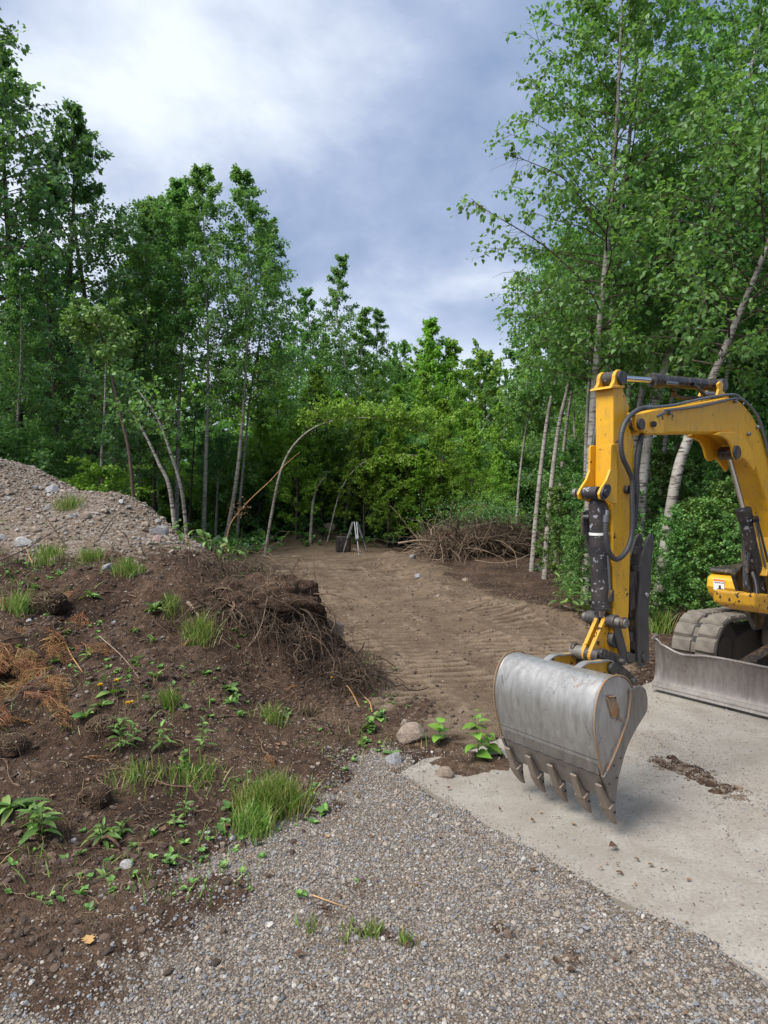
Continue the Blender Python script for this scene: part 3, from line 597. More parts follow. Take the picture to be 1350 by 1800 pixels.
def tree_meshes(name, H, R, cb=.25, nb=46, twigs=7, per=14, ls=.09, shape=LEAF2, leafmat='leaf_birch', trunkmat='birch', r0=.09, up=.75, droop=.25, path=None, seed=0, prof=None, multi=1, base_trunk=True, bare=0):
    g = np.random.default_rng(seed)
    if path is None:
        w = g.normal(0, .02*H, (6, 2)); w[0] = 0; w = np.cumsum(w, 0)*.5; path = [(w[i, 0], w[i, 1], H*i/5) for i in range(6)]
    tp = smooth_path(path, 5); n = len(tp); s = np.linspace(0, 1, n)
    seglen = np.linalg.norm(np.diff(tp, axis=0), axis=1).sum()
    trunk = Tubes(); trunk.add(tp, r0*(1-s)**.8*.93+.006, 8)
    limbs = Tubes(); LP = []; LD = []
    def at(f):
        k = f*(n-1); i = min(int(k), n-2); return tp[i]+(tp[i+1]-tp[i])*(k-i), (tp[i+1]-tp[i])/(np.linalg.norm(tp[i+1]-tp[i])+1e-9)
    for b in range(nb):
        f = cb+(1-cb)*((b+g.random())/nb)**.85; f = min(f, .985); p0, td = at(f)
        t = (f-cb)/(1-cb); pr = prof(t) if prof else (math.sin(PI*min(1, (t*.82+.12)))**.8)
        L_ = R*pr*g.uniform(.6, 1.25)+.06; az = b*2.399+g.normal(0, .4)
        u_ = up*(.75+.7*t)*g.uniform(.7, 1.2); d = np.array([math.cos(az), math.sin(az), u_]); d /= np.linalg.norm(d)
        pts = [p0]; c = d.copy(); m_ = 6
        for k in range(m_):
            c = c+np.array([g.normal(0, .10), g.normal(0, .10), -droop*.28+g.normal(0, .07)]); c /= np.linalg.norm(c); pts.append(pts[-1]+c*L_/m_)
        pts = np.array(pts); rb = max(.005, r0*.30*(1-f)**.5*(L_/max(R, .1))**.5)
        limbs.add(pts, np.linspace(rb, .003, m_+1), 4)
        if bare and g.random() < bare: continue
        for k in range(twigs):
            q = .22+.78*(k+g.random())/twigs; i = min(int(q*m_), m_-1); tp0 = pts[i]+(pts[i+1]-pts[i])*(q*m_-i)
            dd = c*.5+d*.3+g.normal(0, .6, 3); dd[2] -= droop*.5; dd /= np.linalg.norm(dd); tl = (.18*min(1, .35+1.3*(1-t))+.30*L_*(1-q*.5))*g.uniform(.6, 1.2)
            p3 = tp0+dd*tl*.5+np.array([0, 0, -.02]); p4 = tp0+dd*tl+np.array([0, 0, -droop*tl*.35])
            limbs.add([tp0, p3, p4], [.0045, .003, .0015], 3)
            a = g.random(per); base = tp0[None]*(1-a)[:, None]+p4[None]*a[:, None]+g.normal(0, .03+.045*tl, (per, 3))
            LP.append(base); LD.append(dd[None]*.5+g.normal(0, .55, (per, 3))+np.array([0, 0, -.45]))
    LP = np.concatenate(LP); LD = np.concatenate(LD)
    sz = ls*g.uniform(.65, 1.25, len(LP))
    hh = np.clip((LP[:, 2]/max(H, .1)), 0, 1); r = np.clip(g.random(len(LP))**1.3*.9+.1*hh, 0, 1)
    return trunk.mesh(name+'_trunk', M[trunkmat]), limbs.mesh(name+'_branches', M['twig']), leaf_mesh(name+'_crown', LP, LD, sz, shape, M[leafmat], r, g=g)
def put_tree(name, meshes, loc, rz=0, sc=1.0, label='', cat='tree', group=None, tilt=(0, 0)):
    r = empty(name, loc, rz, label, cat, group); r.scale = (sc, sc, sc*random.uniform(.95, 1.05)); r.rotation_euler = (tilt[0], tilt[1], rz)
    for nm, me in zip(('trunk', 'branches', 'crown'), meshes):
        if me is None: continue
        o = bpy.data.objects.new(nm, me); COL.objects.link(o); o.parent = r
    return r
# ------------------------------------------------------------------ the excavator
# local frame: X forward (towards the bucket), Y to the machine's left, origin on the ground below the slewing ring
EA = math.atan2(-.59, -.81); ED = (math.cos(EA), math.sin(EA)); EL = (-ED[1], ED[0]); EO = (.98-4.1*ED[0], 3.68-4.1*ED[1])
CR = {0: (0, 0, 1), 1: (1000, 630, 6.665), 2: (1000, 860, 5.143), 3: (1150, 630, 6.665), 4: (1130, 860, 4.39), 5: (860, 1130, 4.5)}
def c2(k, x, y, q=0.0):
    """a point measured in an enlargement of the photograph, on the vertical plane Y = q of the machine"""
    o = CR[k]; u = o[0]+x/o[2]; v = o[1]+y/o[2]; a = (u-U0)/FP
    Xl = (a*(EO[1]+q*EL[1])-(EO[0]+q*EL[0]))/(ED[0]-a*ED[1]); yy = EO[1]+Xl*ED[1]+q*EL[1]
    return (Xl, EYE+yy*(V0-v)/FP)
def cq(k, pts, q): return [c2(k, x, y, q) for x, y in pts]
def c3(k, x, y, q): p = c2(k, x, y, q); return (p[0], q, p[1])
ex = empty('excavator', (EO[0], EO[1], 0), EA, 'yellow mini excavator parked on the concrete slab with its grey bucket hanging over the edge', 'excavator')
def rpoly(pts, n=4): return [tuple(p) for p in smooth_path(pts+[pts[0]], n)[:-1]]
def offset_line(pts, t):
    P_ = np.array(pts); T_ = np.gradient(P_, axis=0); T_ /= np.linalg.norm(T_, axis=1)[:, None]; N_ = np.stack([-T_[:, 1], T_[:, 0]], 1); return [tuple(p) for p in P_+N_*t]
def pin(name, mat, p, q0, q1, r, parent, sides=20, bev=.003): return MB().cyl((p[0], q0, p[1]), (p[0], q1, p[1]), r, sides).build(name, mat, parent, True, bev, 2)
# boom
bt = cq(3, [(-70, 640), (0, 600), (300, 560), (600, 505), (860, 455), (960, 462), (1060, 540), (1150, 650), (1220, 780), (1290, 960), (1370, 1260), (1440, 1600), (1500, 2000), (1570, 2500)], .09)
bb = cq(3, [(1330, 2560), (1400, 2100), (1365, 1790), (1333, 1650), (1250, 1420), (1180, 1210), (1120, 1080), (1060, 990), (980, 915), (900, 878), (820, 868), (400, 875), (-170, 880), (-190, 820)], .09)
boom = MB().prism(bt+bb, -.085, .085).build('boom', M['yellow'], ex, False, .012, 3)
tf = MB(); 
for q0, q1 in ((-.103, -.0855), (.0855, .103)): tf.prism(cq(3, [(760, 862), (900, 862), (990, 905), (1070, 985), (1130, 1080), (1185, 1210), (1150, 1320), (1115, 1270), (1060, 1190), (1010, 1160), (985, 1185), (945, 1190), (915, 1150), (890, 1040), (850, 960), (780, 915), (680, 895)], .09), q0, q1)
tf.build('cylinder_bracket', M['yellow'], ex, False, .004)
nose = MB()
for s in (-1, 1): nose.prism(cq(1, [(760, 665), (900, 640), (1100, 585), (1100, 880), (900, 885), (840, 850), (790, 840), (770, 800), (760, 740)], .1), s*.098-.012, s*.098+.012)
nose.build('boom_nose', M['yellow'], ex, False, .004)
pin('boom_pin', M['black'], c2(1, 740, 780, .06), -.125, .125, .034, ex); 
# stick
st_f = cq(1, [(520, 345), (520, 1000), (515, 1250), (512, 1600)], .06)+cq(2, [(392, 110), (398, 600), (408, 1000), (412, 1150), (405, 1250), (410, 1380), (430, 1470), (470, 1540), (520, 1545)], .06)
st_b = cq(2, [(556, 1500), (556, 1390), (535, 1200), (545, 1100), (555, 600), (560, 250), (562, 0)], .06)+cq(1, [(758, 1350), (765, 1000), (748, 900), (712, 780), (690, 660), (715, 580), (665, 440), (625, 335)], .06)
stick = MB().prism(st_f+st_b, -.06, .06).build('stick', M['yellow'], ex, False, .006, 2)
m = MB(); m.prism(cq(1, [(480, 330), (470, 350), (630, 350), (640, 330), (630, 318), (500, 318)], .06), -.072, .072); m.build('top_plate', M['yellow'], ex, False, .003)
m = MB()
for q0, q1 in ((-.062, -.040), (.040, .062)): m.prism(rpoly(cq(1, [(500, 320), (530, 260), (540, 180), (580, 130), (620, 150), (640, 220), (650, 290), (640, 330), (560, 335)], .06), 3), q0, q1)
m.build('stick_clevis', M['yellow'], ex, False, .004)
for q0, q1 in ((-.038, .038),): pin('stick_cylinder_eye', M['chipblack'], c2(1, 545+60, 225, .06), q0, q1, .042, ex)
pin('pin_cap', M['black'], c2(1, 612, 228, .066), .063, .080, .040, ex); pin('pin_cap', M['black'], c2(1, 612, 228, .066), -.080, -.063, .040, ex)
# flared plates that carry the bucket cylinder
fl = cq(1, [(545, 1010), (505, 1000), (470, 1012), (462, 1300), (420, 1420), (350, 1530), (328, 1590), (345, 1650), (430, 1668), (490, 1700), (545, 1700)], .062)
m = MB(); m.prism(fl, .0605, .076); m.prism(fl, -.076, -.0605); m.build('cylinder_bracket', M['yellow'], ex, False, .004)
pc = c2(1, 395, 1575, .068); pin('pin', M['black'], pc, -.10, .10, .022, ex); pin('cylinder_eye', M['chipblack'], pc, -.045, .045, .036, ex)
pin('pin_keeper', M['steel_lip'], pc, -.125, -.102, .026, ex)
kp = MB().prism(rpoly(cq(1, [(420, 1480), (470, 1475), (490, 1530), (455, 1620), (400, 1660), (375, 1600), (395, 1520)], .085), 3), .079, .09); kp.build('pin_cap', M['black'], ex, False, .003)
# bucket cylinder in front of the stick
a0 = c3(2, 262, 95, .0); a1 = c3(2, 290, 1090, .0); A0 = Vector(a0); A1 = Vector(a1); dv = (A1-A0)
bc = MB().tube([A0-dv*.045, A0, A0+dv*.03, A0+dv*.032, A0+dv*.97, A0+dv*.972], [.034, .042, .046, .052, .052, .057], 20); bc.tube([A0+dv*.972, A0+dv], [.057, .054], 20)
bcyl = bc.build('bucket_cylinder', M['chipblack'], ex, True)
MB().cyl(A0+dv, A0+dv*1.06, .026, 16).build('piston_rod', M['chrome'], bcyl, True)
MB().cyl(A0+dv*.295, A0+dv*.318, .0545, 20).build('clamp_band', M['white'], bcyl, True)
MB().cyl((A0.x+.01, -.05, A0.z-.1), (A0.x+.02, -.08, A0.z-.1), .018, 10).cyl((A0.x+.02, -.085, A0.z-.07), (A0.x+.02, -.085, A0.z-.2), .014, 10).build('port_fitting', M['black'], bcyl, True)
p0 = c3(2, 352, 600, .055); p1 = c3(2, 372, 940, .055)
MB().tube([p0, p1], .0075, 8).build('oil_pipe', M['pipe'], bcyl, True); p2 = c3(2, 380, 910, .06); p3 = c3(2, 378, 1010, .06); MB().cyl(p2, p3, .018, 8).build('pipe_elbow', M['black'], bcyl, True)
# link pins
P1 = c2(2, 470, 1205, .125); P1 = (c2(2, 315, 1178, 0)[0], c2(2, 315, 1178, 0)[1])
pin('link_pin_tube', M['darksteel'], P1, -.105, -.004, .041, ex, 22); pin('link_pin_tube', M['darksteel'], P1, .006, .085, .038, ex, 22); pin('link_pin', M['steel_lip'], P1, -.135, .15, .026, ex)
pin('pin_cap', M['black'], P1, .118, .142, .032, ex)
P2 = c2(2, 345, 1345, 0); pin('boss', M['darksteel'], P2, -.11, -.062, .046, ex, 22); pin('boss', M['darksteel'], P2, .03, .064, .046, ex, 22)
P3 = c2(2, 515, 1500, .09)
def bar(name, mat, a, b, q0, q1, w, parent=ex, n=8):
    a = np.array(a); b = np.array(b); t = (b-a)/np.linalg.norm(b-a); nn = np.array([-t[1], t[0]]); pts = []
    for k in range(n+1): th = PI/2+PI*k/n; pts.append(tuple(a+w*(math.cos(th)*t+math.sin(th)*nn)))
    for k in range(n+1): th = -PI/2+PI*k/n; pts.append(tuple(b+w*(math.cos(th)*t+math.sin(th)*nn)))
    return MB().prism(pts, q0, q1).build(name, mat, parent, False, .004)
for s in (-1, 1): bar('guide_link', M['darksteel'], P1, c2(2, 500, 1500, .08), min(s*.066, s*.086), max(s*.066, s*.086), .026)
BP = c2(5, 790, 88, 0)
for q0, q1 in ((-.035, -.012), (.012, .035)): bar('bucket_link', M['yellow_worn'], P1, BP, q0, q1, .038)
# bucket
bk = None
prof = cq(5, [(895, 1050), (868, 930), (842, 800), (828, 650), (836, 520), (862, 400), (908, 312), (960, 276), (1020, 266), (1080, 292), (1118, 352)], .33)
pr = [tuple(p) for p in smooth_path(prof, 6)]; inn = offset_line(pr, -.014)
cxm = np.mean([p[0] for p in pr]); 
if abs(inn[20][0]-cxm) > abs(pr[20][0]-cxm): inn = offset_line(pr, .014)
bk = MB().prism(pr+inn[::-1], -.322, .322).build('bucket', M['steel'], ex, True)
sidepoly = pr+cq(5, [(1112, 430), (1090, 600), (1055, 700), (1020, 800), (930, 1010)], .33)
cut = cq(5, [(1116, 362), (1160, 345), (1200, 338), (1232, 368), (1247, 440), (1246, 520), (1236, 550), (1150, 690), (1095, 800), (1060, 900), (1022, 1050), (1002, 1180), (997, 1250), (965, 1245), (925, 1130), (897, 1060), (928, 1010), (1018, 800), (1053, 700), (1088, 600), (1110, 430)], .34)
for s in (-1, 1):
    MB().prism(sidepoly, min(s*.322, s*.336), max(s*.322, s*.336)).build('side_plate', M['steel'], bk, False, .002)
    MB().prism(cut, min(s*.326, s*.346), max(s*.326, s*.346)).build('side_cutter', M['steel_lip'], bk, False, .003)
    w = Tubes(); w.add([(p[0], s*.337, p[1]) for p in offset_line(pr, .006 if inn[20] != offset_line(pr, .014)[20] else -.006)], .0045, 6)
    w.add([(p[0], s*.345, p[1]) for p in cq(5, [(1112, 380), (1114, 430), (1090, 600), (1055, 700), (1020, 800), (970, 920), (925, 1015)], .34)], .0055, 6)
    link_mesh('weld_bead', w.mesh('weld_bead', M['steel_weld']), None, bk)
    for x, y in [(1040, 910), (985, 970), (1007, 1068), (950, 1115)]:
        p = c2(5, x, y, .346); MB().cyl((p[0], s*.3455, p[1]), (p[0], s*.3475, p[1]), .006, 10).build('bolt_hole', M['ink'], bk)
MB().prism(cq(5, [(928, 440), (995, 425), (1032, 590), (972, 602)], .34), .336, .346).build('wear_patch', M['steel_weld'], bk, False, .003)
wv = Tubes(); wv.add([c3(5, x, y, .347) for x, y in [(940, 430), (1000, 422), (1012, 500), (1032, 590), (1048, 620)]], .005, 5); wv.add([c3(5, x, y, .347) for x, y in [(1000, 440), (1005, 520), (1015, 580)]], .004, 5)
link_mesh('weld_bead', wv.mesh('weld_bead', M['steel_weld']), None, bk)
La = c2(5, 897, 1052, .33); Lb = c2(5, 962, 1240, .33); wy = c2(5, 872, 930, .33)
MB().prism([wy, (wy[0]-.010, wy[1]), (La[0]-.028, La[1]), Lb, (Lb[0]+.006, Lb[1]), (La[0]+.012, La[1]+.004)], -.318, .318).build('cutting_edge', M['steel_lip'], bk, False, .003)
sw = Tubes(); sw.add([(wy[0]+.002, q, wy[1]+.0) for q in np.linspace(-.322, .322, 24)], .003, 6); sw.add([(La[0]+.013, q, La[1]+.006+.002*math.sin(q*90)) for q in np.linspace(-.322, .322, 60)], .0045, 6)
link_mesh('weld_seam', sw.mesh('weld_seam', M['darksteel']), None, bk)
TB = c2(5, 955, 1285, .32); TT = c2(5, 1012, 1437, .32)
def wedge(a, b, wa, ta, wb, tb, bulge=0.0, steps=4):
    a = np.array(a); b = np.array(b); t = (b-a)/np.linalg.norm(b-a); nn = np.array([-t[1], t[0]])
    if nn[0] < 0: nn = -nn
    V_ = []; 
    for k in range(steps+1):
        f = k/steps; c = a+(b-a)*f+nn*bulge*math.sin(PI*f); w_ = wa+(wb-wa)*f**1.3; h_ = ta+(tb-ta)*f**.8
        for sx, sy in ((-1, -1), (1, -1), (1, 1), (-1, 1)): p = c+nn*h_/2*sy; V_.append((p[0], sx*w_/2, p[1]))
    F_ = [(0, 1, 2, 3), tuple(4*steps+i for i in (3, 2, 1, 0))]
    for k in range(steps):
        for j in range(4): F_.append((4*k+j, 4*(k+1)+j, 4*(k+1)+(j+1) % 4, 4*k+(j+1) % 4))
    return V_, F_
Ad = c2(5, 885, 1125, .32)
for i in range(5):
    q = -.305+.1525*i
    ad = MB(); V_, F_ = wedge((Ad[0]+.004, Ad[1]), (TB[0]+.004, TB[1]-.01), .040, .012, .046, .040); ad.add([(x, y+q, z) for x, y, z in V_], F_); ado = ad.build('tooth_adapter', M['tooth'], bk, False, .006)
    th = MB(); V_, F_ = wedge((TB[0], TB[1]+.006), TT, .066, .056, .030, .010, .007, 5); th.add([(x, y+q, z) for x, y, z in V_], F_); tho = th.build('tooth', M['tooth'], bk, False, .006)
    mid = ((TB[0]*.7+TT[0]*.3), (TB[1]*.7+TT[1]*.3)); MB().cyl((mid[0], q+.025, mid[1]), (mid[0], q+.033, mid[1]), .007, 10).build('tooth_pin', M['ink'], tho)
ear = [(676, 212), (700, 190), (760, 150), (840, 143), (900, 132), (935, 130), (962, 142), (995, 190), (1040, 240), (1075, 300), (1000, 300), (900, 290), (760, 260), (690, 235)]
for s in (-1, 1):
    e = cq(5, ear, .105); MB().prism(e, s*.105-.009, s*.105+.009).build('bucket_ear', M['yellow_worn'], bk, False, .002)
    f = MB(); top = smooth_path(cq(5, ear[:8], .105), 4); 
    f.prism([tuple(p) for p in top]+offset_line(top, .008 if True else 0)[::-1], s*.105-.02, s*.105+.02); f.build('ear_flange', M['steel'], bk, False)
    ec = c2(5, 965, 200, .12); pin('ear_boss', M['darksteel'], ec, min(s*.115, s*.14), max(s*.115, s*.14), .032, bk)
pin('bucket_pin', M['darksteel'], c2(5, 965, 200, .12), -.1, .1, .024, bk)
pin('coupler_tube', M['steel_lip'], BP, -.115, -.020, .038, ex, 24); pin('coupler_tube', M['darksteel'], BP, -.015, .075, .036, ex, 24)
for s in (-1, 1):
    bar('coupler_link', M['black'], c2(5, 890, 82, .09), c2(5, 1055, 145, .11), min(s*.08, s*.105), max(s*.08, s*.105), .027)
    bar('coupler_link', M['black'], c2(5, 1015, 200, .11), c2(5, 1140, 300, .12), min(s*.085, s*.115), max(s*.085, s*.115), .030)
pin('pin', M['darksteel'], c2(5, 1060, 150, .125), -.125, .135, .017, ex); pin('pin', M['darksteel'], c2(5, 1148, 303, .13), -.13, .14, .017, ex)
pin('stick_end_boss', M['darksteel'], c2(2, 540, 1515, .08), -.085, .09, .028, ex)
MB().box((c2(2, 580, 1530, .05)[0], 0, c2(2, 580, 1530, .05)[1]), (.06, .1, .05)).build('hook_block', M['black'], ex, False, .006)
# thumb folded up behind the stick
th = cq(2, [(742, 403), (712, 450), (688, 520), (665, 600), (652, 700), (640, 850), (628, 1000), (620, 1150), (618, 1400), (622, 1560), (650, 1605), (700, 1590), (722, 1500), (724, 1350), (718, 1150), (728, 1000), (740, 850), (746, 700), (752, 600), (768, 500), (768, 430)], .045)
thumb = MB().prism(th, .028, .048).prism(th, -.048, -.028).build('thumb', M['darksteel'], ex, False, .004)
m = MB()
for x, y in [(690, 560), (680, 740), (672, 1250)]: p = c2(2, x, y, .045); MB().box((p[0], 0, p[1]), (.03, .056, .05)).build('thumb_crossbar', M['darksteel'], thumb, False, .003)
pin('bolt', M['steel'], c2(2, 712, 955, .06), -.055, .062, .014, thumb, 6); pin('thumb_pivot', M['darksteel'], c2(2, 682, 1520, .045), -.06, .06, .032, thumb)
tb = MB(); tb.prism(cq(2, [(556, 760), (640, 740), (640, 1010), (610, 1080), (556, 1100)], .03), -.03, .03); tb.build('thumb_bracket', M['black'], ex, False, .004); tb = MB(); tb.prism(cq(2, [(530, 1290), (640, 1300), (640, 1390), (530, 1370)], .03), -.03, .03)
tb.build('thumb_bracket', M['black'], ex, False, .004)
a0 = Vector(c3(2, 590, 830, 0)); a1 = Vector(c3(2, 590, 1320, 0)); MB().cyl(a0, a1, .030, 14).build('thumb_cylinder', M['black'], ex, True)
# stick cylinder on top of the boom
r0_ = Vector(c3(1, 600, 228, 0)); r1_ = Vector(c3(1, 1010, 258, 0)); b0_ = r1_; b1_ = Vector(c3(3, 745, 318, 0)); 
sc_ = MB().tube([b0_+(b1_-b0_)*-.045, b0_+(b1_-b0_)*-.03, b0_+(b1_-b0_)*.06, b0_+(b1_-b0_)*.062, b1_], [.040, .046, .046, .038, .038], 20).build('stick_cylinder', M['black'], ex, True)
MB().cyl(r0_, b0_, .019, 16).build('piston_rod', M['chrome'], sc_, True)
MB().cyl((b1_.x, -.05, b1_.z), (b1_.x, .05, b1_.z), .042, 18).build('cylinder_eye', M['black'], sc_, True)
m = MB(); br = cq(3, [(720, 450), (745, 360), (735, 300), (760, 270), (800, 300), (790, 380), (870, 460)], .06)
m.prism(br, .052, .068); m.prism(br, -.068, -.052); m.build('cylinder_bracket', M['yellow'], ex, False, .003)
for a, b, r in [((140, 285), (270, 300), .012), ((225, 370), (225, 372), .01)]: MB().cyl(c3(3, *a, .045), c3(3, *b, .045), r, 10).build('oil_fitting', M['pipe'], sc_, True)
def hose(name, pts, r, parent, mat='rubber', ribs=True, n=10):
    P_ = smooth_path(pts, n); d_ = np.r_[0, np.cumsum(np.linalg.norm(np.diff(P_, axis=0), axis=1))]
    if ribs:
        k = int(d_[-1]/.0045); t = np.linspace(0, d_[-1], k); P_ = np.stack([np.interp(t, d_, P_[:, i]) for i in range(3)], 1); rr = np.where(np.arange(k) % 3 == 0, r*.84, r)
    else: rr = r
    V_, F_ = tube_arrays(P_, rr, 10); o = link_mesh(name, fastmesh(name, V_, F_, M[mat], True), None, parent); return o
hose('hose', [c3(3, 225, 375, -.01), c3(3, 245, 430, -.02), c3(3, 320, 462, -.02), c3(3, 420, 462, 0), c3(3, 560, 470, .02)], .014, sc_, 'black', False)
hose('hose', [c3(3, 450, 300, .045), c3(3, 520, 360, .05), c3(3, 580, 420, .05), c3(3, 620, 450, .05)], .012, sc_, 'black', False)
MB().cyl(c3(3, 590, 420, .05), c3(3, 690, 415, .05), .015, 10).build('oil_fitting', M['pipe'], sc_, True)
H1 = [c3(1, *p, .1) for p in [(900, 578), (820, 600), (735, 655), (660, 750), (618, 880), (610, 1030), (635, 1170), (690, 1290), (735, 1400), (742, 1500), (742, 1600), (742, 1700)]]+[c3(2, *p, .1) for p in [(575, 200), (573, 330), (560, 450), (525, 550), (470, 615), (415, 630), (365, 570), (340, 470), (333, 370), (335, 290)]]
hose('hose', H1, .0150, ex); hose('hose', [c3(1, *p, .075) for p in [(1010, 680), (945, 725), (885, 820), (840, 950), (810, 1100), (795, 1250), (795, 1400), (800, 1550), (780, 1800), (770, 2000)]], .0155, ex)
hose('hose', [c3(1, *p, -.09) for p in [(420, 600), (340, 760), (305, 900), (290, 1050), (300, 1200), (330, 1330)]], .015, ex)
hose('hose', [c3(2, *p, -.09) for p in [(165, 190), (170, 320), (178, 450), (192, 560), (230, 640)]], .015, ex)
for a, b, r in [((335, 290), (348, 190), .011), ((333, 300), (336, 235), .016)]: MB().cyl(c3(2, *a, .1), c3(2, *b, .1), r, 10).build('oil_fitting', M['pipe'], ex, True)
for a, b, r in [((1010, 685), (1110, 635), .014), ((880, 580), (960, 572), .014)]: MB().cyl(c3(1, *a, .1), c3(1, *b, .1), r, 10).build('oil_fitting', M['pipe'], ex, True)
hose('oil_pipe', [c3(1, 950, 572, .1)]+[c3(3, *p, .1) for p in [(0, 570), (200, 550), (400, 508), (650, 455), (870, 425), (960, 432), (1060, 500), (1160, 600), (1235, 720), (1290, 900), (1340, 1100), (1420, 1500)]], .0085, ex, 'pipe', False)
hose('oil_pipe', [c3(3, *p, .1) for p in [(-40, 640), (60, 622), (170, 605), (500, 565), (800, 500), (940, 468), (1040, 490), (1150, 590), (1225, 720), (1290, 930), (1340, 1150)]], .0085, ex, 'pipe', False)
for x, y in [(190, 640), (955, 500), (1222, 805), (1115, 885)]: pin('pipe_clamp', M['pipe'], c2(3, x, y, .1), .086, .108, .014, ex, 10)
MB().prism(rpoly(cq(1, [(680, 1490), (740, 1490), (760, 1560), (720, 1590), (670, 1560)], .08), 3), .06, .085).build('hose_clamp', M['black'], ex, False, .003)
MB().cyl(c3(1, 975, 770, .11), c3(1, 1000, 770, .13), .018, 10).build('grease_cap', M['black'], ex, True)
# boom cylinder
e0 = c2(3, 870, 1110, 0); pin('boom_cylinder_eye', M['black'], e0, -.055, .055, .045, ex, 20); pin('pin_cap', M['black'], c2(3, 968, 1100, .11), .103, .118, .046, ex, 20)
e1 = Vector(c3(3, 1050, 1790, 0)); E0 = Vector((e0[0], 0, e0[1])); e2 = Vector((1.86, 0, .86))
dvb = e2-e1; bcy = MB().tube([e1-dvb*.02, e1+dvb*.08, e1+dvb*.082, e2], [.052, .052, .044, .044], 20).build('boom_cylinder', M['chipblack'], ex, True)
MB().cyl(E0, e1, .0175, 16).build('piston_rod', M['chrome'], bcy, True)
for s in (-1, 1):
    a = Vector(c3(4, 865, 215, .06)); MB().cyl(a, a+Vector((-.02, 0, -.03)), .022, 10).build('port_fitting', M['black'], bcy, True)
    break
hose('oil_pipe', [c3(4, 870, 250, .07), c3(4, 905, 420, .07), c3(4, 945, 600, .07)], .008, bcy, 'pipe', False); hose('oil_pipe', [c3(4, 885, 240, .09), c3(4, 925, 400, .09), c3(4, 966, 560, .09)], .008, bcy, 'black', False)
# swing bracket and hoses round it
sb = cq(4, [(742, 795), (800, 792), (870, 800), (900, 850), (966, 870), (1060, 860), (1060, 960), (966, 962), (890, 950), (800, 925), (748, 898)], .06)
MB().prism(sb, -.13, .16).build('swing_bracket', M['yellow_worn'], ex, False, .02, 3)
m = MB(); m.prism([(1.98, .98), (2.08, 1.15), (1.86, 1.25), (1.45, 1.05), (1.45, .70), (1.75, .70)], .11, .15); m.prism([(1.98, .98), (2.08, 1.15), (1.86, 1.25), (1.45, 1.05), (1.45, .70), (1.75, .70)], -.15, -.11); m.build('boom_foot_plate', M['black'], ex, False, .01)
for k, (dx, dq) in enumerate([(0, .05), (25, .09), (50, .0), (12, -.05)]):
    hose('hose', [c3(4, 800+dx, 480, dq-.1), c3(4, 788+dx*.6, 600, dq-.06), c3(4, 785+dx*.5, 730, dq), c3(4, 815+dx, 815, dq+.02), c3(4, 862+dx*.6, 815, dq+.05), c3(4, 870, 720, dq+.03), c3(4, 845, 640, dq)], .014, ex, 'black', False)
# house
hb = [(.86, .86), (.80, .79), (.5, .745), (-1.25, .745), (-1.42, .9), (-1.42, 1.2), (-1.3, 1.32), (.1, 1.32), (.12, 1.02), (.80, 1.02), (.87, .97)]
house = MB().prism([(.895, .88), (.86, .80), (.80, .765), (-.1, .745), (-.1, 1.0), (.80, 1.0), (.88, .965)], -.98, -.45).build('right_front_cover', M['yellow'], ex, False, .03, 4)
MB().prism([(.84, 1.004), (.86, 1.02), (.83, 1.05), (0.0, 1.06), (0.0, 1.004)], -.965, -.46).build('cover_lid', M['black'], house, False, .008)
st = MB().box((0, 0, 0), (.0, .0, .0))
def facing_card(name, mat, Xf, q0, q1, z0, z1, parent, t=.003): return MB().prism([(Xf, z0), (Xf+t, z0), (Xf+t, z1), (Xf, z1)], q0, q1).build(name, mat, parent)
MB().prism([(.70, .765), (.72, .95), (-1.2, .95), (-1.2, .745)], -.44, .95).build('house_deck', M['yellow'], ex, False, .02)
cw = MB().zprism([(-1.0, -.97), (-1.25, -.85), (-1.42, -.45), (-1.45, 0), (-1.42, .45), (-1.25, .85), (-1.0, .97), (-.2, .97), (-.2, -.97)], .952, 1.5).build('counterweight', M['yellow'], ex, False, .04, 3)
MB().prism([(.62, 1.065), (.58, 1.5), (.30, 1.52), (.20, 1.065)], -.80, -.52).build('lever_cover', M['black'], ex, False, .02)
cab = MB()
for q in (.02, .93):
    for x in (.72, -.18): cab.box((x, q, 1.75), (.06, .06, 1.6))
    cab.box((.27, q, 2.53), (.96, .06, .06)); cab.box((.27, q, 1.35), (.84, .05, .05))
cab.box((.27, .475, 2.585), (1.06, 1.02, .05)); cab.box((.72, .475, 2.53), (.06, .85, .06)); cab.box((.72, .475, 1.3), (.05, .85, .05)); cab.box((-.18, .475, 1.3), (.05, .85, .7))
cab.build('cab', M['black'], ex, False, .012); MB().box((.74, .475, 1.92), (.008, .82, 1.15)).build('windscreen', M['glass'], ex)
MB().box((.25, .475, 1.12), (.5, .5, .12)).box((.02, .475, 1.45), (.12, .48, .6), Matrix.Rotation(-.12, 3, 'Y')).build('seat', M['black'], ex, False, .04, 3)
# sticker on the front corner cover: orange header, a line of dark print and a pictogram
sx = .897; lab = facing_card('warning_label', M['white'], sx-.004, -.90, -.80, .855, .955, house, .008)
facing_card('label_header', M['orange'], sx+.004, -.898, -.802, .935, .953, lab, .001)
pr_ = MB()
for k in range(5): pr_.prism([(sx+.004, .917), (sx+.005, .917), (sx+.005, .927), (sx+.004, .927)], -.888+.018*k, -.876+.018*k)
pr_.prism([(sx+.004, .865), (sx+.005, .865), (sx+.005, .872), (sx+.004, .872)], -.86, -.815); pr_.prism([(sx+.004, .872), (sx+.005, .872), (sx+.005, .9), (sx+.004, .885)], -.85, -.83)
pr_.build('label_print', M['ink'], lab)
